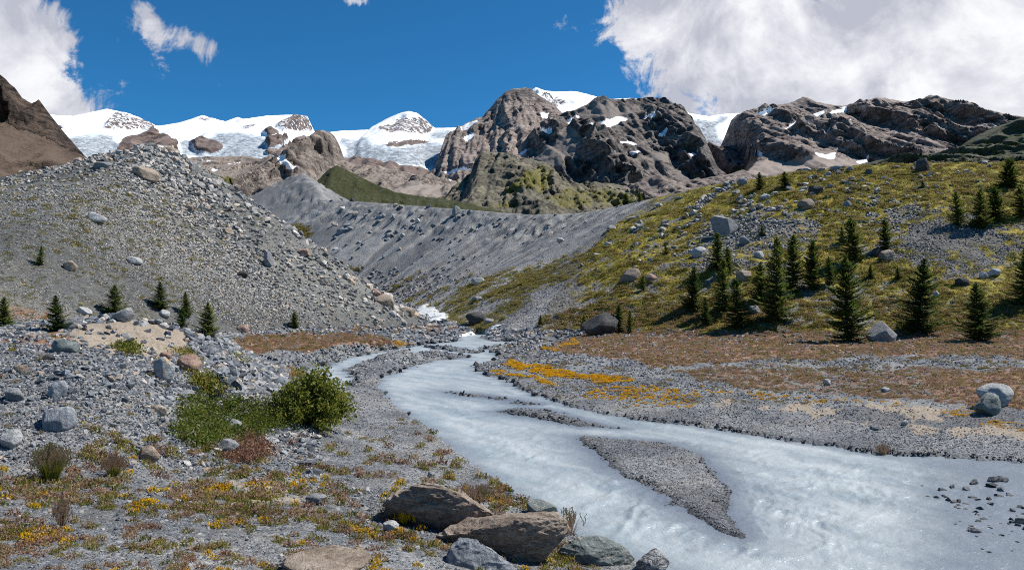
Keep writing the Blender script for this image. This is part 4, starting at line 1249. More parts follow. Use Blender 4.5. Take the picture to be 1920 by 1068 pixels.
def gn_scatter(name, protos, P, rot, scl, idx, parent, label=None):
    """many pieces as one object: geometry nodes instance the prototype meshes on points"""
    col = bpy.data.collections.new(name + '_pieces')
    for i, me in enumerate(protos):
        col.objects.link(bpy.data.objects.new('%s_piece_%02d' % (name, i), me))
    me = bpy.data.meshes.new(name)
    me.vertices.add(len(P)); me.vertices.foreach_set('co', np.asarray(P, np.float32).ravel())
    for an, typ, dat in (('rot', 'FLOAT_VECTOR', rot), ('scl', 'FLOAT_VECTOR', scl)):
        a = me.attributes.new(an, typ, 'POINT'); a.data.foreach_set('vector', np.asarray(dat, np.float32).ravel())
    a = me.attributes.new('idx', 'INT', 'POINT'); a.data.foreach_set('value', np.asarray(idx, np.int32))
    o = link(name, me, parent)
    o['kind'] = 'stuff'
    if label: o['label'] = label
    g = bpy.data.node_groups.new(name + '_scatter', 'GeometryNodeTree')
    g.interface.new_socket('Geometry', in_out='INPUT', socket_type='NodeSocketGeometry')
    g.interface.new_socket('Geometry', in_out='OUTPUT', socket_type='NodeSocketGeometry')
    N = g.nodes
    gi, go = N.new('NodeGroupInput'), N.new('NodeGroupOutput')
    ci = N.new('GeometryNodeCollectionInfo')
    ci.inputs['Collection'].default_value = col
    ci.inputs['Separate Children'].default_value = True
    ci.inputs['Reset Children'].default_value = True
    ip = N.new('GeometryNodeInstanceOnPoints')
    ip.inputs['Pick Instance'].default_value = True

    def na(n_, t_):
        x = N.new('GeometryNodeInputNamedAttribute'); x.data_type = t_; x.inputs['Name'].default_value = n_
        return x.outputs['Attribute']
    L = g.links.new
    L(gi.outputs[0], ip.inputs['Points']); L(ci.outputs[0], ip.inputs['Instance'])
    L(na('idx', 'INT'), ip.inputs['Instance Index'])
    er = N.new('FunctionNodeEulerToRotation')
    L(na('rot', 'FLOAT_VECTOR'), er.inputs[0]); L(er.outputs[0], ip.inputs['Rotation'])
    L(na('scl', 'FLOAT_VECTOR'), ip.inputs['Scale'])
    L(ip.outputs[0], go.inputs[0])
    md = o.modifiers.new('scatter', 'NODES'); md.node_group = g
    return o


# screen-even sampling of terrain cells
_a = np.stack([TU, TV], -1)
_e1 = _a[1:, :-1] - _a[:-1, :-1]; _e2 = _a[:-1, 1:] - _a[:-1, :-1]
CELLA = (_e1[..., 1] * _e2[..., 0] - _e1[..., 0] * _e2[..., 1]) * -1   # facing cells are positive
CELLA = np.clip(CELLA, 0, 400)
_vis = np.minimum.accumulate(TV, axis=0)                                # hidden behind nearer ground
CELLA = CELLA * (TV[1:, :-1] <= _vis[:-1, :-1] + 6) * (TV[1:, :-1] < 1120) * (TU[1:, :-1] > -120) * (TU[1:, :-1] < 2040)

_P3 = np.stack([TX, TY, TZ], -1)
_w3 = np.linalg.norm(np.cross(_P3[1:, :-1] - _P3[:-1, :-1], _P3[:-1, 1:] - _P3[:-1, :-1]), axis=-1)
GRAZ = np.zeros(TX.shape)
GRAZ[:-1, :-1] = np.clip((CELLA / (_w3 * F * F / TY[:-1, :-1] ** 2 + 1e-9)) / .45, .02, 1.6) ** .9   # thin out where the slope is seen edge-on


def sample(weight, n, seed):
    r = np.random.default_rng(seed)
    w = (CELLA * weight[:-1, :-1]).ravel()
    tot = w.sum()
    if tot <= 0:
        return [np.zeros(0)] * 2
    c = r.choice(w.size, n, p=w / tot)
    i, j = np.unravel_index(c, CELLA.shape)
    a, b_ = r.random(n), r.random(n)
    d = DD[i] + (DD[i + 1] - DD[i]) * a
    u = UU[j] + (UU[j + 1] - UU[j]) * b_
    return (u - 960) / F * d, d


def scatter_stones(reg, weight, n, pmin, pmax, alpha, mat, seed, parent, mmax=3.0, nm='stones', indiv=300, sink=.25):
    r = np.random.default_rng(seed)
    x, y = sample(weight, n, seed)
    z = terrain(x, y)[0]
    q = r.random(n)
    px = pmin * (1 - q * (1 - (pmin / pmax) ** alpha)) ** (-1 / alpha)
    s = np.minimum(px * y / F * .5, mmax)
    rot = np.stack([r.normal(0, .35, n), r.normal(0, .35, n), r.random(n) * 6.28], -1)
    scl = np.stack([s, s * r.uniform(.7, 1.1, n), s * r.uniform(.7, 1.15, n)], -1)
    idx = r.integers(0, len(SETS[mat]), n)
    P = np.stack([x, y, z + s * (.35 - sink)], -1)
    u, v = proj(x, y, z)
    inview = (u > 0) & (u < 1920) & (v > 0) & (v < 1068)
    order = np.argsort(-np.where(inview, s / y, 0))
    top, rest = order[:indiv], order[indiv:]
    for k in top:
        o = link('stone', SETS[mat][idx[k]], parent)
        o.location = P[k]; o.rotation_euler = rot[k]; o.scale = scl[k]
    gn_scatter(nm, SETS[mat], P[rest], rot[rest], scl[rest], idx[rest], parent)


NZ = np.where(TY < 45, fbm(TU / 130, np.log(TY) * 5, 4, 304), fbm(TX * .3, TY * .3, 4, 301))
NZ2 = fbm(TX * 1.1, TY * 1.1, 3, 302)
dry = (TREG == 0) & (TZ > .03)
farb = (TU > 530) & (TV < 800) | (TU > 600) & (TV < 915) | (TU > 860) & (TV < 850) | (TBAR < 1.2)
wleft = dry * ~farb * (TU < 1100) * (TY < 45) * np.clip(.75 + 1.1 * NZ + .5 * NZ2, .06, 1.6) * (1 - .93 * np.clip(TS * 1.3, 0, 1))
nearw = dry * ~farb * (TU < 900) * (TV > 690) * (TY < 40) * np.clip(.6 + NZ2, .1, 1.5) * (1 - .9 * np.clip(TS * 1.3, 0, 1))
wplain = dry * ((TY >= 45) | (TU >= 1100) | farb) * np.clip(.55 + 1.0 * NZ + .4 * NZ2, .04, 1.5) * (1 - .85 * THE) * (1 - .85 * TS)
scatter_stones(0, wleft, 36000, 3.2, 32, 2.1, 'stone', 401, PLAIN, .55, 'stones')
scatter_stones(0, nearw, 1100, 8, 28, 1.7, 'stone', 408, PLAIN, .5, 'stones', 120)
scatter_stones(0, wplain, 24000, 2.8, 13, 2.7, 'stone', 402, PLAIN, .5, 'stones', 0)
wwet = ((TREG == 0) & (TZ > -.17) & (TZ < .06) & (TSD < 1.5) & (TY < 90)) * np.clip(.6 + 1.2 * NZ, .05, 1.5)
scatter_stones(0, wwet, 3600, 3.0, 16, 2.4, 'stone_wet', 403, PLAIN, .35, 'wet_stones', 0, sink=.05)
wsh = ((TREG == 0) & (TU > 1620) & (TSD < 0) & (TZ > -.22) & (TY < 22)) * np.clip(.5 + 2.0 * NZ2 + sstep(TU, 1700, 1900), .02, 2)
scatter_stones(0, wsh, 230, 8, 24, 1.8, 'stone_wet', 407, PLAIN, .35, 'wet_stones', 90, sink=-.15)
wm = (TREG == 1) * GRAZ ** 1.6 * np.clip(.6 + 1.1 * NZ + 1.3 * fbm(TLA * .16, TLD * .05, 3, 303), .06, 1.6) * (1.15 - 1.0 * sstep(TU - TV * .80 + 30 * NZ, 20, 130))
scatter_stones(1, (TREG == 1) * GRAZ * sstep(TU - TV * .8, 20, 130), 2600, 2.4, 15, 2.2, 'stone', 410, MORAINE, .8, 'flank_stones', 0)
scatter_stones(1, wm, 19000, 3.0, 22, 2.15, 'stone_warm', 404, MORAINE, 1.0)
ww = (TREG == 2) * GRAZ * np.clip(.02 + .2 * NZ + 1.1 * sstep(TV, 490, 600), .002, 1.4) * (TU > 620)
scatter_stones(2, ww, 1700, 2.4, 16, 2.1, 'stone', 405, WALL, 2.2)
wh = (TREG == 3) * GRAZ * np.clip(1.0 - .95 * TG + .8 * NZ, .16, 1.5) * (1 - .7 * THE) * (.14 + .86 * sstep(TU + (TV - 400) * .5, 1180, 1420)) * (.45 + .55 * sstep(TV, 330, 380)) * (1 - .85 * (1 - sstep(TRD, 8, 28)) * (TU < 1500)) * np.clip(.55 + 1.3 * fbm(TX * .16, TY * .16, 3, 306), .15, 1.4)
scatter_stones(3, wh, 3600, 2.8, 20, 1.95, 'stone_warm', 406, HILL, 2.2)

wh2 = (TREG == 3) * (TG < .42) * (THE < .4) * (TU > 1280) * np.clip(.6 + .9 * NZ, .05, 1.4)
scatter_stones(3, wh2, 3400, 2.6, 15, 2.1, 'stone_warm', 409, HILL, 1.0, 'scree_stones', 0)

# ------------------------------------------------------------------ trees


def conifer(seed, slim=.26, dens=1.0, pw=.82):
    """unit-high conifer: trunk mesh and needle crown mesh"""
    r = random.Random(seed)
    tv, tf = [], []
    ns, seg = 7, 10
    bx, by = r.uniform(-.015, .015), r.uniform(-.015, .015)
    cx = lambda t: bx * math.sin(t * 3)
    cy = lambda t: by * math.sin(t * 2.4)
    for i in range(seg + 1):
        t = i / seg
        rad = .019 * (1 - t) ** .9 + .0012
        for k in range(ns):
            a = k / ns * 6.283
            tv.append((cx(t) + rad * math.cos(a), cy(t) + rad * math.sin(a), t - .03 * (i == 0)))
    for i in range(seg):
        for k in range(ns):
            tf.append((i * ns + k, i * ns + (k + 1) % ns, (i + 1) * ns + (k + 1) % ns, (i + 1) * ns + k))
    V, Fc = [], []

    def tri(p, dirv, side, ln, wd):
        a = len(V)
        V.extend([p - side * wd, p + side * wd, p + dirv * ln])
        Fc.append((a, a + 1, a + 2))
    z = .035
    while z < .985:
        t = (z - .035) / .95
        prof = slim * (1 - t) ** pw * (.55 + .45 * min(1, t / .10)) + .006
        nb = r.randint(5, 8) if t < .9 else 4
        a0 = r.random() * 6.28
        for b_ in range(nb):
            if r.random() < .07:
                continue
            az = a0 + b_ / nb * 6.283 + r.uniform(-.35, .35)
            L = prof * r.uniform(.50, 1.25) * (1 + .22 * math.sin(az * 2 + z * 23 + seed))
            rise = (.30 - .62 * (1 - t)) + r.uniform(-.14, .14)
            out = Vector((math.cos(az), math.sin(az), 0))
            base = Vector((cx(z), cy(z), z + r.uniform(-.008, .008)))
            steps = max(4, int(L / .016))
            prev = base
            for s in range(1, steps + 1):
                q = s / steps
                p = base + out * (L * q) + Vector((0, 0, L * (rise * q + .32 * q * q)))
                dv = (p - prev).normalized()
                sd = dv.cross(Vector((0, 0, 1))).normalized()
                up = sd.cross(dv)
                if s == steps // 2 + 1 or s == 1:      # the limb itself
                    k0 = len(tv)
                    q1 = base + out * L * .85 + Vector((0, 0, L * (rise * .85 + .32 * .72)))
                    if s == 1:
                        wdt = .0035 * (1 - t) + .001
                        for pp, ww_ in ((base, wdt), (q1, wdt * .3)):
                            tv.extend([tuple(pp + sd * ww_), tuple(pp + up * ww_), tuple(pp - sd * ww_), tuple(pp - up * ww_)])
                        for k in range(4):
                            tf.append((k0 + k, k0 + (k + 1) % 4, k0 + 4 + (k + 1) % 4, k0 + 4 + k))
                for sg in (-1, 1):
                    for rep in range(3 if q > .2 else 2):
                        if r.random() > dens:
                            continue
                        tl = (.022 + .30 * L * (1 - q) ** .7 * q ** .25) * r.uniform(.6, 1.2)
                        td = (dv * r.uniform(.35, .9) + sd * sg * r.uniform(.5, 1.0) + Vector((0, 0, r.uniform(-.42, .12)))).normalized()
                        ax = td.cross(Vector((r.uniform(-.3, .3), r.uniform(-.3, .3), 1))).normalized()
                        tri(p + Vector((0, 0, r.uniform(-.006, .006))), td, ax, tl * 1.15, .0105 * r.uniform(.6, 1.5))
                if r.random() < .7 * dens:
                    tri(p, (dv + Vector((0, 0, r.uniform(.1, .8)))).normalized(), sd, .034 * r.uniform(.6, 1.3), .009)
                prev = p
        z += (.021 + .012 * (1 - t)) * r.uniform(.8, 1.25)
    for k in range(26):
        p = Vector((cx(1), cy(1), r.uniform(.93, 1.0)))
        a = r.random() * 6.28
        tri(p, Vector((math.cos(a) * .5, math.sin(a) * .5, .9)).normalized(), Vector((-math.sin(a), math.cos(a), 0)), .022, .003)
    tm = mesh_np('trunk', tv, tf); tm.materials.append(M['bark'])
    cm = mesh_np('crown', [tuple(v) for v in V], Fc, False); cm.materials.append(M['needle'])
    return tm, cm


CON = [conifer(1, .31, 1, .75), conifer(2, .26, 1, .62), conifer(3, .34, .9, .9), conifer(4, .20, 1, .7), conifer(5, .38, .85, .85), conifer(6, .29, .95, .66), conifer(7, .27, .9, .8), conifer(8, .33, .95, .6)]


def tree(u, vt, vb, kind, label, group=None, wide=1.0):
    x, y, z = hit(u, vb)
    h = (vb - vt) / F * y
    o = link('conifer', None)
    o.location = (x, y, z - .02 * h)
    o.rotation_euler = (R(random.uniform(-4, 4)), R(random.uniform(-4, 4)), random.uniform(0, 6.28))
    wide *= random.uniform(.85, 1.15)
    o.scale = (h * wide, h * wide, h * 1.02)
    kind = {0: (0, 5, 7)[int(u) % 3], 1: (1, 6)[int(u) % 2]}.get(kind, kind)
    for nm, me in zip(('trunk', 'crown'), CON[kind]):
        link(nm, me, o)
    tag(o, label, 'tree', group)
    return o


G1 = 'conifers on the hillside'
G2 = 'young conifers at the moraine foot'
for a in [
    (5, 556, 614, 2, 'young conifer at the moraine foot beside red heath', G2, 1.25), (106, 553, 620, 2, 'young conifer behind the tilted grey slab on the sand', G2, 1.25), (214, 533, 593, 4, 'broad bushy young conifer behind the rim of the sand patch', G2, 1.25),
    (301, 527, 580, 4, 'young conifer alone on the moraine foot above a pale slab', G2, 1.0), (350, 546, 592, 2, 'young conifer behind a smaller thin one at the moraine foot', G2, 1.1), (339, 577, 618, 0, 'small thin conifer before a bigger one at the moraine foot', G2, 1.1),
    (388, 566, 637, 2, 'bright young conifer on the corner of the stony mound', G2, 1.15), (552, 583, 613, 2, 'tiny conifer alone at the foot of the bare moraine flank', G2, 1.2), (75, 460, 496, 4, 'tiny thin conifer alone on the open moraine face', G2, .7),
    (1297, 500, 582, 0, 'dark conifer at the left end of the conifer group', G1, 1.1), (1325, 556, 610, 4, 'short broad conifer low at the left of the conifer group', G1, .95), (1345, 436, 506, 1, 'dark slim conifer below the huge grey block', G1, 1.2), (1366, 462, 512, 1, 'small conifer crowded beside the one below the huge grey block', G1, 1.1),
    (1355, 484, 582, 1, 'tall conifer in the left middle of the conifer group', G1, 1.1), (1385, 522, 615, 1, 'slender conifer low in the middle of the conifer group', G1, 1.1), (1425, 490, 565, 0, 'conifer left of the tallest dense conifer of the group', G1, 1.0),
    (1455, 444, 603, 1, 'tallest dense conifer in the middle of the conifer group', G1, .95), (1486, 441, 546, 1, 'tall conifer right behind the tallest dense one', G1, 1.05), (1520, 450, 542, 0, 'conifer with a long shadow at the right of the group', G1, .9), (1557, 480, 532, 0, 'short conifer behind the big bushy one at the slope foot', G1, 1.0),
    (1590, 478, 640, 0, 'biggest bushy conifer standing at the foot of the hillside', G1, 1.05), (1601, 408, 488, 0, 'dense conifer on the middle slope above the biggest bushy one', G1, 1.05), (1579, 426, 456, 1, 'little conifer touching the dense one on the middle slope', G1, 1.3), (1660, 411, 468, 1, 'slim conifer beside the tan block on the scree', G1, .9),
    (1720, 484, 622, 2, 'tall open branched conifer right of the pointed boulder', G1, .95), (1838, 528, 640, 4, 'open branched conifer with layered boughs at the right slope foot', G1, .95),
    (1797, 358, 422, 0, 'leftmost of the three upper slope conifers', G1, 1.1), (1837, 355, 428, 0, 'middle conifer of the three on the upper slope', G1, 1.2), (1868, 350, 416, 0, 'rightmost of the three upper slope conifers', G1, 1.1),
    (1892, 297, 353, 0, 'conifer standing out against the dark hill on the crest', G1, 1.2), (1917, 345, 406, 0, 'conifer right of the three upper slope conifers, below the crest', G1, 1.1), (1922, 462, 572, 2, 'big conifer over the dark shadow beside the scree field', G1, 1.0),
    (1425, 323, 357, 0, 'left of two small conifers just under the hillside crest', G1, 1.25), (1472, 322, 353, 0, 'right of two small conifers just under the hillside crest', G1, 1.3), (1430, 420, 442, 4, 'tiny bush conifer in the scree right of the huge grey block', G1, 1.0),
    (1160, 569, 624, 3, 'slim conifer close to the huge dark boulder', G1, 1.2), (1181, 582, 624, 3, 'smaller slim conifer right of the huge dark boulder', G1, 1.3), (1094, 590, 620, 0, 'small conifer left of the huge dark boulder', G1, 1.1), (1012, 590, 610, 4, 'tiny bush conifer near the river head', G1, 1.0),
    (1632, 496, 521, 4, 'tiny bush conifer above the biggest bushy conifer', G1, 1.0), (1684, 500, 523, 4, 'tiny dark bush conifer left of the open branched conifer', G1, 1.0), (1175, 358, 380, 4, 'left of two tiny conifers on the rim before the yellow outcrop', G1, 1.2), (1199, 358, 378, 4, 'right of two tiny conifers on the rim before the yellow outcrop', G1, 1.0),
    (1249, 453, 476, 0, 'tiny conifer on the left half of the hillside turf', G1, 1.0), (1205, 514, 545, 0, 'small conifer beside the brown split boulder', G1, 1.0), (1515, 368, 385, 4, 'tiny bush left of the dark square block', G1, .9), (1730, 338, 352, 4, 'tiny bush on the turf under the dark pointed crest boulder', G1, 1.2),
]:
    tree(*a)


# ------------------------------------------------------------------ shrubs and plants
def leaf_cloud(n, fn, size, seed, up=.3, aspect=.45):
    r = np.random.default_rng(seed)
    P = fn(r, n)
    d = r.normal(0, 1, (n, 3)); d[:, 2] += up
    d /= np.linalg.norm(d, axis=1)[:, None]
    s = np.cross(d, r.normal(0, 1, (n, 3))); s /= np.linalg.norm(s, axis=1)[:, None] + 1e-9
    L = size * r.uniform(.6, 1.4, n)[:, None]
    a = P; b_ = P + d * L * .5 + s * L * aspect; c = P + d * L; e = P + d * L * .5 - s * L * aspect
    V = np.stack([a, b_, c, e], 1).reshape(-1, 3)
    return V, np.arange(n * 4).reshape(-1, 4)


def big_shrub():
    x, y, z = hit(564, 803)
    k = y / F
    W, Hh = 190 * k, 95 * k
    o = link('shrub', None)
    o.location = (x, y + W * .3, float(hz(x, y + W * .3)[0]) - .05)
    z0 = o.location.z
    Hh = Hh + (z - z0) * .5
    r = random.Random(4)
    tips = []
    for i in range(120):
        a = r.random() * 6.283; q = math.sqrt(r.random())
        ph = r.uniform(.05, 1.0)
        rad = W * .5 * (.35 + .65 * math.sin(math.acos(min(1, ph * .95)))) * q
        tips.append(Vector((math.cos(a) * rad, math.sin(a) * rad * .85, Hh * ph * (1.0 - .30 * (q ** 2)) + (r.uniform(-.08, .12) if r.random() < .7 else r.uniform(.1, .45)))))
    sv, sf = [], []
    for tp in tips:
        base = Vector((tp.x * .12, tp.y * .12, 0)); n0 = len(sv)
        for s in range(5):
            q = s / 4
            p = base.lerp(tp, q) + Vector((0, 0, .25 * Hh * q * (1 - q)))
            rd = .018 * (1 - q) + .004
            for kk in range(3):
                an = kk * 2.094
                sv.append((p.x + rd * math.cos(an), p.y + rd * math.sin(an), p.z))
        for s in range(4):
            for kk in range(3):
                sf.append((n0 + s * 3 + kk, n0 + s * 3 + (kk + 1) % 3, n0 + s * 3 + 3 + (kk + 1) % 3, n0 + s * 3 + 3 + kk))
    tag(link('stems', mesh_np('stems', sv, sf), o, M['bark']), kind='stuff')
    T = np.array([t[:] for t in tips])

    def fn(rr, n):
        i = rr.integers(0, len(T), n)
        q = rr.uniform(.35, 1.06, n)[:, None] ** .7
        p = T[i] * q
        p[:, 2] += .25 * Hh * (q * (1 - q))[:, 0]
        return p + rr.normal(0, 1, (n, 3)) * np.array([.11, .11, .10])
    V, Fc = leaf_cloud(17000, fn, .085, 5)
    tag(link('foliage', mesh_np('foliage', V, Fc, False), o, M['shrub_leaf']), kind='stuff')
    tag(o, 'large bushy green willow shrub with reddish shoots at the foot of the stony mound', 'shrub')


big_shrub()


def mat_plant(poly, label, mat, n, hgt, leaf, seed, cat='shrub', name='low_shrub'):
    p = np.array(poly, float)
    rr = np.random.default_rng(seed)
    pts = []
    while len(pts) < 420:
        u = rr.uniform(p[:, 0].min(), p[:, 0].max()); v = rr.uniform(p[:, 1].min(), p[:, 1].max())
        if poly_sd(np.array([u]), np.array([v]), poly)[0] < rr.normal(0, 4):
            pts.append(hit(u, v))
    B = np.array(pts)
    c = B.mean(0); c[2] = B[:, 2].min()
    o = link(name, None); o.location = c
    hb = hgt * (.55 + .8 * rr.random(len(B)))
    B = B - c

    def fn(r, k):
        i = r.integers(0, len(B), k)
        q = r.random(k) ** .6
        return B[i] + np.stack([r.normal(0, .16, k), r.normal(0, .20, k), hb[i] * q + r.normal(0, .02, k)], -1)
    V, Fc = leaf_cloud(n, fn, leaf, seed)
    tag(link('foliage', mesh_np('foliage', V, Fc, False), o, M[mat]), kind='stuff')
    sv, sf = [], []
    for i in range(0, len(B), 3):
        b0 = B[i]; k = len(sv)
        t = b0 + np.array([rr.normal(0, .1), rr.normal(0, .1), hb[i]])
        sv += [tuple(b0 + [-.008, 0, -.05]), tuple(b0 + [.008, 0, -.05]), tuple(t + [.003, 0, 0]), tuple(t + [-.003, 0, 0])]
        sf.append((k, k + 1, k + 2, k + 3))
    tag(link('stems', mesh_np('stems', sv, sf), o, M['bark']), kind='stuff')
    tag(o, label, cat)


mat_plant([(330, 790), (350, 735), (395, 770), (430, 755), (520, 760), (560, 800), (500, 815), (430, 830), (360, 848), (325, 815)], 'spreading green willow mat on the mound left of the bushy shrub', 'mat_leaf', 13000, .30, .06, 501)
mat_plant([(355, 715), (385, 706), (420, 730), (425, 745), (385, 740)], 'small olive shrub above the spreading willow mat', 'shrub_leaf', 2200, .28, .06, 502)
mat_plant([(430, 845), (460, 815), (500, 835), (510, 855), (470, 870), (430, 868)], 'reddish brown patch of seeding plants below the willow mat', 'red_leaf', 3600, .20, .05, 503, 'plant', 'low_plant')
mat_plant([(218, 648), (245, 648), (258, 665), (238, 668)], 'bright green leafy plant on the rim of the sand patch', 'green_leaf', 900, .22, .07, 504, 'plant', 'low_plant')
mat_plant([(328, 655), (352, 660), (372, 690), (360, 705), (345, 670)], 'green leafy strip behind the rounded pink boulder', 'green_leaf', 1100, .18, .06, 505, 'plant', 'low_plant')
mat_plant([(430, 662), (450, 670), (462, 683), (445, 680)], 'green leafy plant on the right shoulder of the mound', 'green_leaf', 700, .16, .06, 506, 'plant', 'low_plant')
mat_plant([(508, 690), (545, 692), (580, 712), (540, 712)], 'reddish green low shrub behind the bushy shrub', 'shrub_leaf', 1800, .30, .06, 507)


def grass_tuft(u, vb, w, h, mats, label, n=420, seed=1, heads=True):
    x, y, z = hit(u, vb)
    W, Hh = w / F * y, h / F * y
    o = link('grass_tuft', None); o.location = (x, y, z)
    r = random.Random(seed)
    V, Fc, HV_, HF = [], [], [], []
    for i in range(n):
        a = r.random() * 6.283; q = r.random()
        b0 = Vector((math.cos(a) * W * .16 * q, math.sin(a) * W * .16 * q, -.02))
        t = Vector((math.cos(a) * W * .5 * q + r.gauss(0, .04), math.sin(a) * W * .4 * q, Hh * r.uniform(.45, 1.0) * (1 - .25 * q)))
        md = b0.lerp(t, .5) + Vector((0, 0, .12 * Hh))
        sd = Vector((-math.sin(a), math.cos(a), 0)) * .006
        k = len(V)
        V += [b0 - sd, b0 + sd, md + sd * .8, md - sd * .8, t]
        Fc += [(k, k + 1, k + 2, k + 3), (k + 3, k + 2, k + 4, k + 4)]
        if heads and r.random() < .6:
            for s in range(4):
                c = t + Vector((r.gauss(0, .01), r.gauss(0, .01), .03 * s - .03)); kk = len(HV_)
                HV_ += [c, c + Vector((.014, 0, .022)), c + Vector((0, .01, .04)), c + Vector((-.014, 0, .022))]
                HF.append((kk, kk + 1, kk + 2, kk + 3))
    tri = []
    for f in Fc:
        tri.append((f[0], f[1], f[2]))
        if f[3] != f[2]:
            tri.append((f[0], f[2], f[3])) if f[3] not in (f[0], f[1]) else None
    me = mesh_np('blades', [tuple(v) for v in V], tri, False)
    tag(link('blades', me, o, M[mats[0]]), kind='stuff')
    if HV_:
        tag(link('seed_heads', mesh_np('seed_heads', [tuple(v) for v in HV_], HF, False), o, M[mats[1]]), kind='stuff')
    tag(o, label, 'grass')


grass_tuft(95, 903, 74, 68, ('green_leaf', 'straw'), 'big dry grass tuft with reddish seed heads at the foot of the scree mound', 700, 3)
grass_tuft(213, 892, 48, 36, ('green_leaf', 'straw'), 'smaller grass tuft right of the big dry one', 320, 4)
grass_tuft(1068, 1000, 60, 45, ('straw', 'straw'), 'dry grasses standing against the river beside the grey green boulder', 120, 5)
grass_tuft(900, 938, 60, 26, ('red_leaf', 'red_leaf'), 'red stemmed plants behind the brown layered boulder', 260, 6)
grass_tuft(758, 985, 30, 26, ('green_leaf', 'yellow_petal'), 'yellow flowering plant at the corner of the overhanging boulder', 160, 7)
grass_tuft(1655, 853, 24, 18, ('straw', 'straw'), 'dry brown tussock at the right shore', 240, 8)
grass_tuft(115, 985, 40, 44, ('straw', 'straw'), 'thin grey dry grass stalks between the near flowers', 90, 9)


def clump(kind, seed):
    r = np.random.default_rng(seed)

    def dome(rr, n):
        a = rr.random(n) * 6.283; q = np.sqrt(rr.random(n))
        return np.stack([np.cos(a) * q, np.sin(a) * q, rr.random(n) * .55 * (1 - q * q) + .02], -1)

    def tips(rr, n):
        a = rr.random(n) * 6.283; q = np.sqrt(rr.random(n))
        return np.stack([np.cos(a) * q, np.sin(a) * q, (.45 + .35 * rr.random(n)) * (1 - .5 * q * q)], -1)
    if kind == 'heath':
        V, Fc = leaf_cloud(60, dome, .30, seed, .6, .35); m = ['red_leaf']
        V2, F2 = leaf_cloud(46, tips, .16, seed + 1, .2, .6); m.append('straw')
    elif kind == 'yellow':
        V, Fc = leaf_cloud(46, dome, .32, seed, .5, .35); m = ['green_leaf']
        V2, F2 = leaf_cloud(46, tips, .20, seed + 1, .2, .62); m.append('yellow_petal')
    elif kind == 'gold':
        V, Fc = leaf_cloud(20, dome, .32, seed, .5, .35); m = ['green_leaf']
        V2, F2 = leaf_cloud(90, tips, .24, seed + 1, .2, .62); m.append('yellow_petal')
    elif kind == 'blue':
        V, Fc = leaf_cloud(30, dome, .30, seed, .5, .35); m = ['green_leaf']
        V2, F2 = leaf_cloud(22, tips, .17, seed + 1, .2, .62); m.append('blue_petal')
    elif kind == 'mixed':
        V, Fc = leaf_cloud(56, dome, .34, seed, .6, .30); m = ['green_leaf']
        V2, F2 = leaf_cloud(40, tips, .19, seed + 1, .3, .55); m.append('red_leaf')
    else:
        V, Fc = leaf_cloud(64, dome, .42, seed, 1.2, .16); m = ['green_leaf']
        V2, F2 = leaf_cloud(20, dome, .5, seed + 1, 1.4, .10); m.append('straw')
    me = mesh_np('clump', np.concatenate([V, V2]), np.concatenate([Fc, F2 + len(V)]), False)
    for k in m:
        me.materials.append(M[k])
    me.polygons.foreach_set('material_index', np.concatenate([np.zeros(len(Fc)), np.ones(len(F2))]).astype(np.int32))
    return me


CL = {k: [clump(k, 700 + 11 * i + 97 * j) for i in range(4)] for j, k in enumerate(('heath', 'yellow', 'gold', 'blue', 'mixed', 'grass'))}


def scatter_plants(name, kind, weight, n, r0, r1, seed, parent, flat=1.0, label=None):
    r = np.random.default_rng(seed)
    x, y = sample(weight, n, seed)
    if len(x) == 0:
        return
    z = terrain(x, y)[0]
    s = r.uniform(r0, r1, n) * np.clip((y / 30) ** .25, .7, 1.7)
    rot = np.stack([r.normal(0, .12, n), r.normal(0, .12, n), r.random(n) * 6.28], -1)
    scl = np.stack([s, s, s * r.uniform(.7, 1.2, n) * flat], -1)
    gn_scatter(name, CL[kind], np.stack([x, y, z - .01], -1), rot, scl, r.integers(0, 4, n), parent, label)


land = (TSD > .25) & (TREG == 0)
nearl = land & (TU < 1120) & (TY < 34)
pa = fbm(TX * .55, TY * .55, 3, 601); pb = fbm(TX * .5, TY * .5, 3, 602); pc = fbm(TX * .7, TY * .7, 3, 603)
bot = sstep(TV, 800, 900) * (1 - .5 * sstep(TU, 500, 700)) + .9 * np.exp(-np.abs(TSD - .7) / .9) * sstep(TV, 780, 850)
pq = fbm(TX * 1.6, TY * 1.6, 2, 605)
scatter_plants('heath_plants', 'heath', nearl * bot * np.clip(pa * 3 + .15, .03, 1) * np.clip(pq * 3 + .3, .02, 1), 430, .08, .20, 611, PLAIN, 1.35)
scatter_plants('mixed_plants', 'mixed', nearl * bot * np.clip(pb * 3 + .15, .03, 1) * np.clip(-pq * 3 + .3, .02, 1), 480, .08, .21, 612, PLAIN, 1.3)
scatter_plants('yellow_flowers', 'yellow', nearl * bot * np.clip(pc * 4 - .3, .01, 1) * sstep(TV, 860, 920), 170, .07, .15, 613, PLAIN, 1.6)
scatter_plants('blue_flowers', 'blue', nearl * bot * np.clip(pa * 3, 0, 1), 40, .06, .10, 614, PLAIN, 1.5)
scatter_plants('green_tufts', 'grass', nearl * bot * np.clip(pb * 2 + .3, .05, 1), 260, .09, .22, 630, PLAIN, 1.3)
scatter_plants('sparse_plants', 'mixed', nearl * np.clip(pb * 2 + .1, .03, 1) * (1 - TS), 300, .06, .16, 615, PLAIN)
gold = np.zeros(TX.shape)
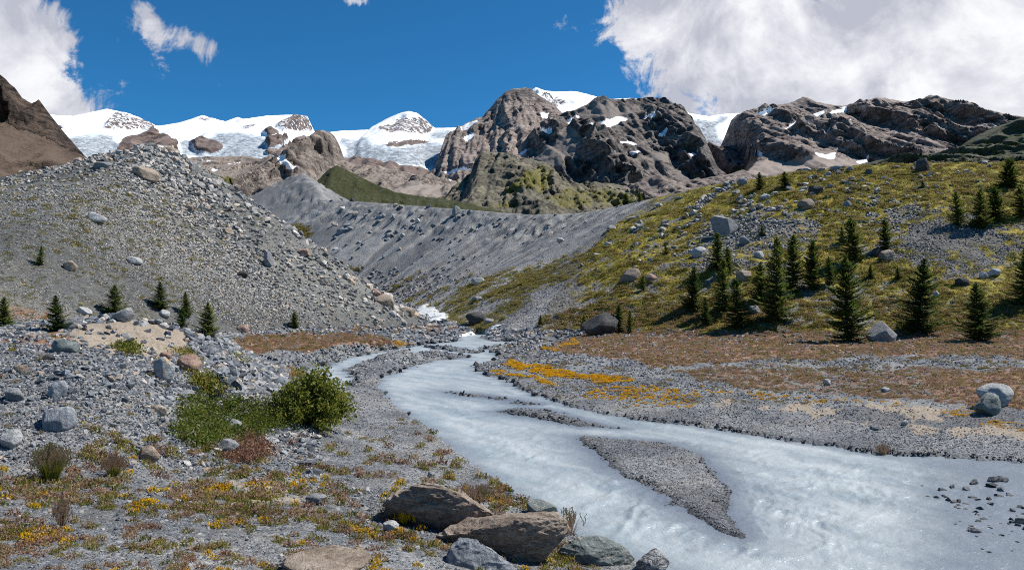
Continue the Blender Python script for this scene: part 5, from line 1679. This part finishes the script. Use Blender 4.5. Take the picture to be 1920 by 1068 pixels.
for k, (pl, a) in enumerate([([(928, 679), (950, 677), (1010, 687), (1080, 701), (1180, 713), (1185, 719), (1120, 718), (1050, 707), (990, 694)], 1.0), ([(920, 695), (960, 697), (1035, 718), (1050, 726), (980, 711)], .4),
                             ([(1080, 735), (1180, 722), (1320, 735), (1300, 765), (1180, 760), (1100, 748)], .24), ([(1300, 730), (1560, 745), (1700, 755), (1690, 765), (1420, 752)], .14),
                             ([(1740, 770), (1840, 760), (1920, 800), (1920, 815), (1800, 790)], .16), ([(738, 645), (775, 643), (778, 648), (740, 651)], .7), ([(1020, 655), (1075, 640), (1080, 644), (1035, 660)], .8)]):
    gold = np.maximum(gold, a * inpoly_px(TU, TV, pl, 4, 130 + k, 5))
gold = gold * np.clip(.6 + 1.6 * fbm(TX * .6, TY * .6, 3, 604), .05, 1)
scatter_plants('golden_flowers', 'gold', (gold * land) * (gold > .06), 900, .08, .20, 616, PLAIN, .8)
scatter_plants('heath_cover', 'heath', land * (THE > .3) * THE * (TY > 30) * np.clip(.55 + 1.5 * fbm(TX * .35, TY * .35, 3, 640), .05, 1), 6500, .10, .26, 617, PLAIN, .8)
scatter_plants('heath_grass', 'grass', land * (THE > .3) * THE * (TY > 30) * np.clip(.4 + pb * 2, 0, 1), 2200, .10, .24, 618, PLAIN, .8)
scatter_plants('bank_plants', 'mixed', land * (TY > 34) * (TU > 950) * np.clip(pa * 3 - .2, 0, 1), 1500, .10, .22, 619, PLAIN, .8)
scatter_plants('hillside_grass', 'grass', (TREG == 3) * np.clip(TG * 1.3 - .2, 0, 1), 7500, .22, .5, 620, HILL, .38)
scatter_plants('hillside_heath', 'mixed', (TREG == 3) * np.clip(THE + .3 * TG - .2, 0, 1), 4000, .2, .5, 621, HILL, .6)
scatter_plants('moraine_grass', 'grass', (TREG == 1) * np.clip(TG * 1.5, .0, .5), 900, .15, .35, 622, MORAINE, .6)
scatter_plants('wall_grass', 'grass', (TREG == 2) * np.clip(TG * 1.4 - .2, 0, 1), 2000, .25, .55, 623, WALL, .6)
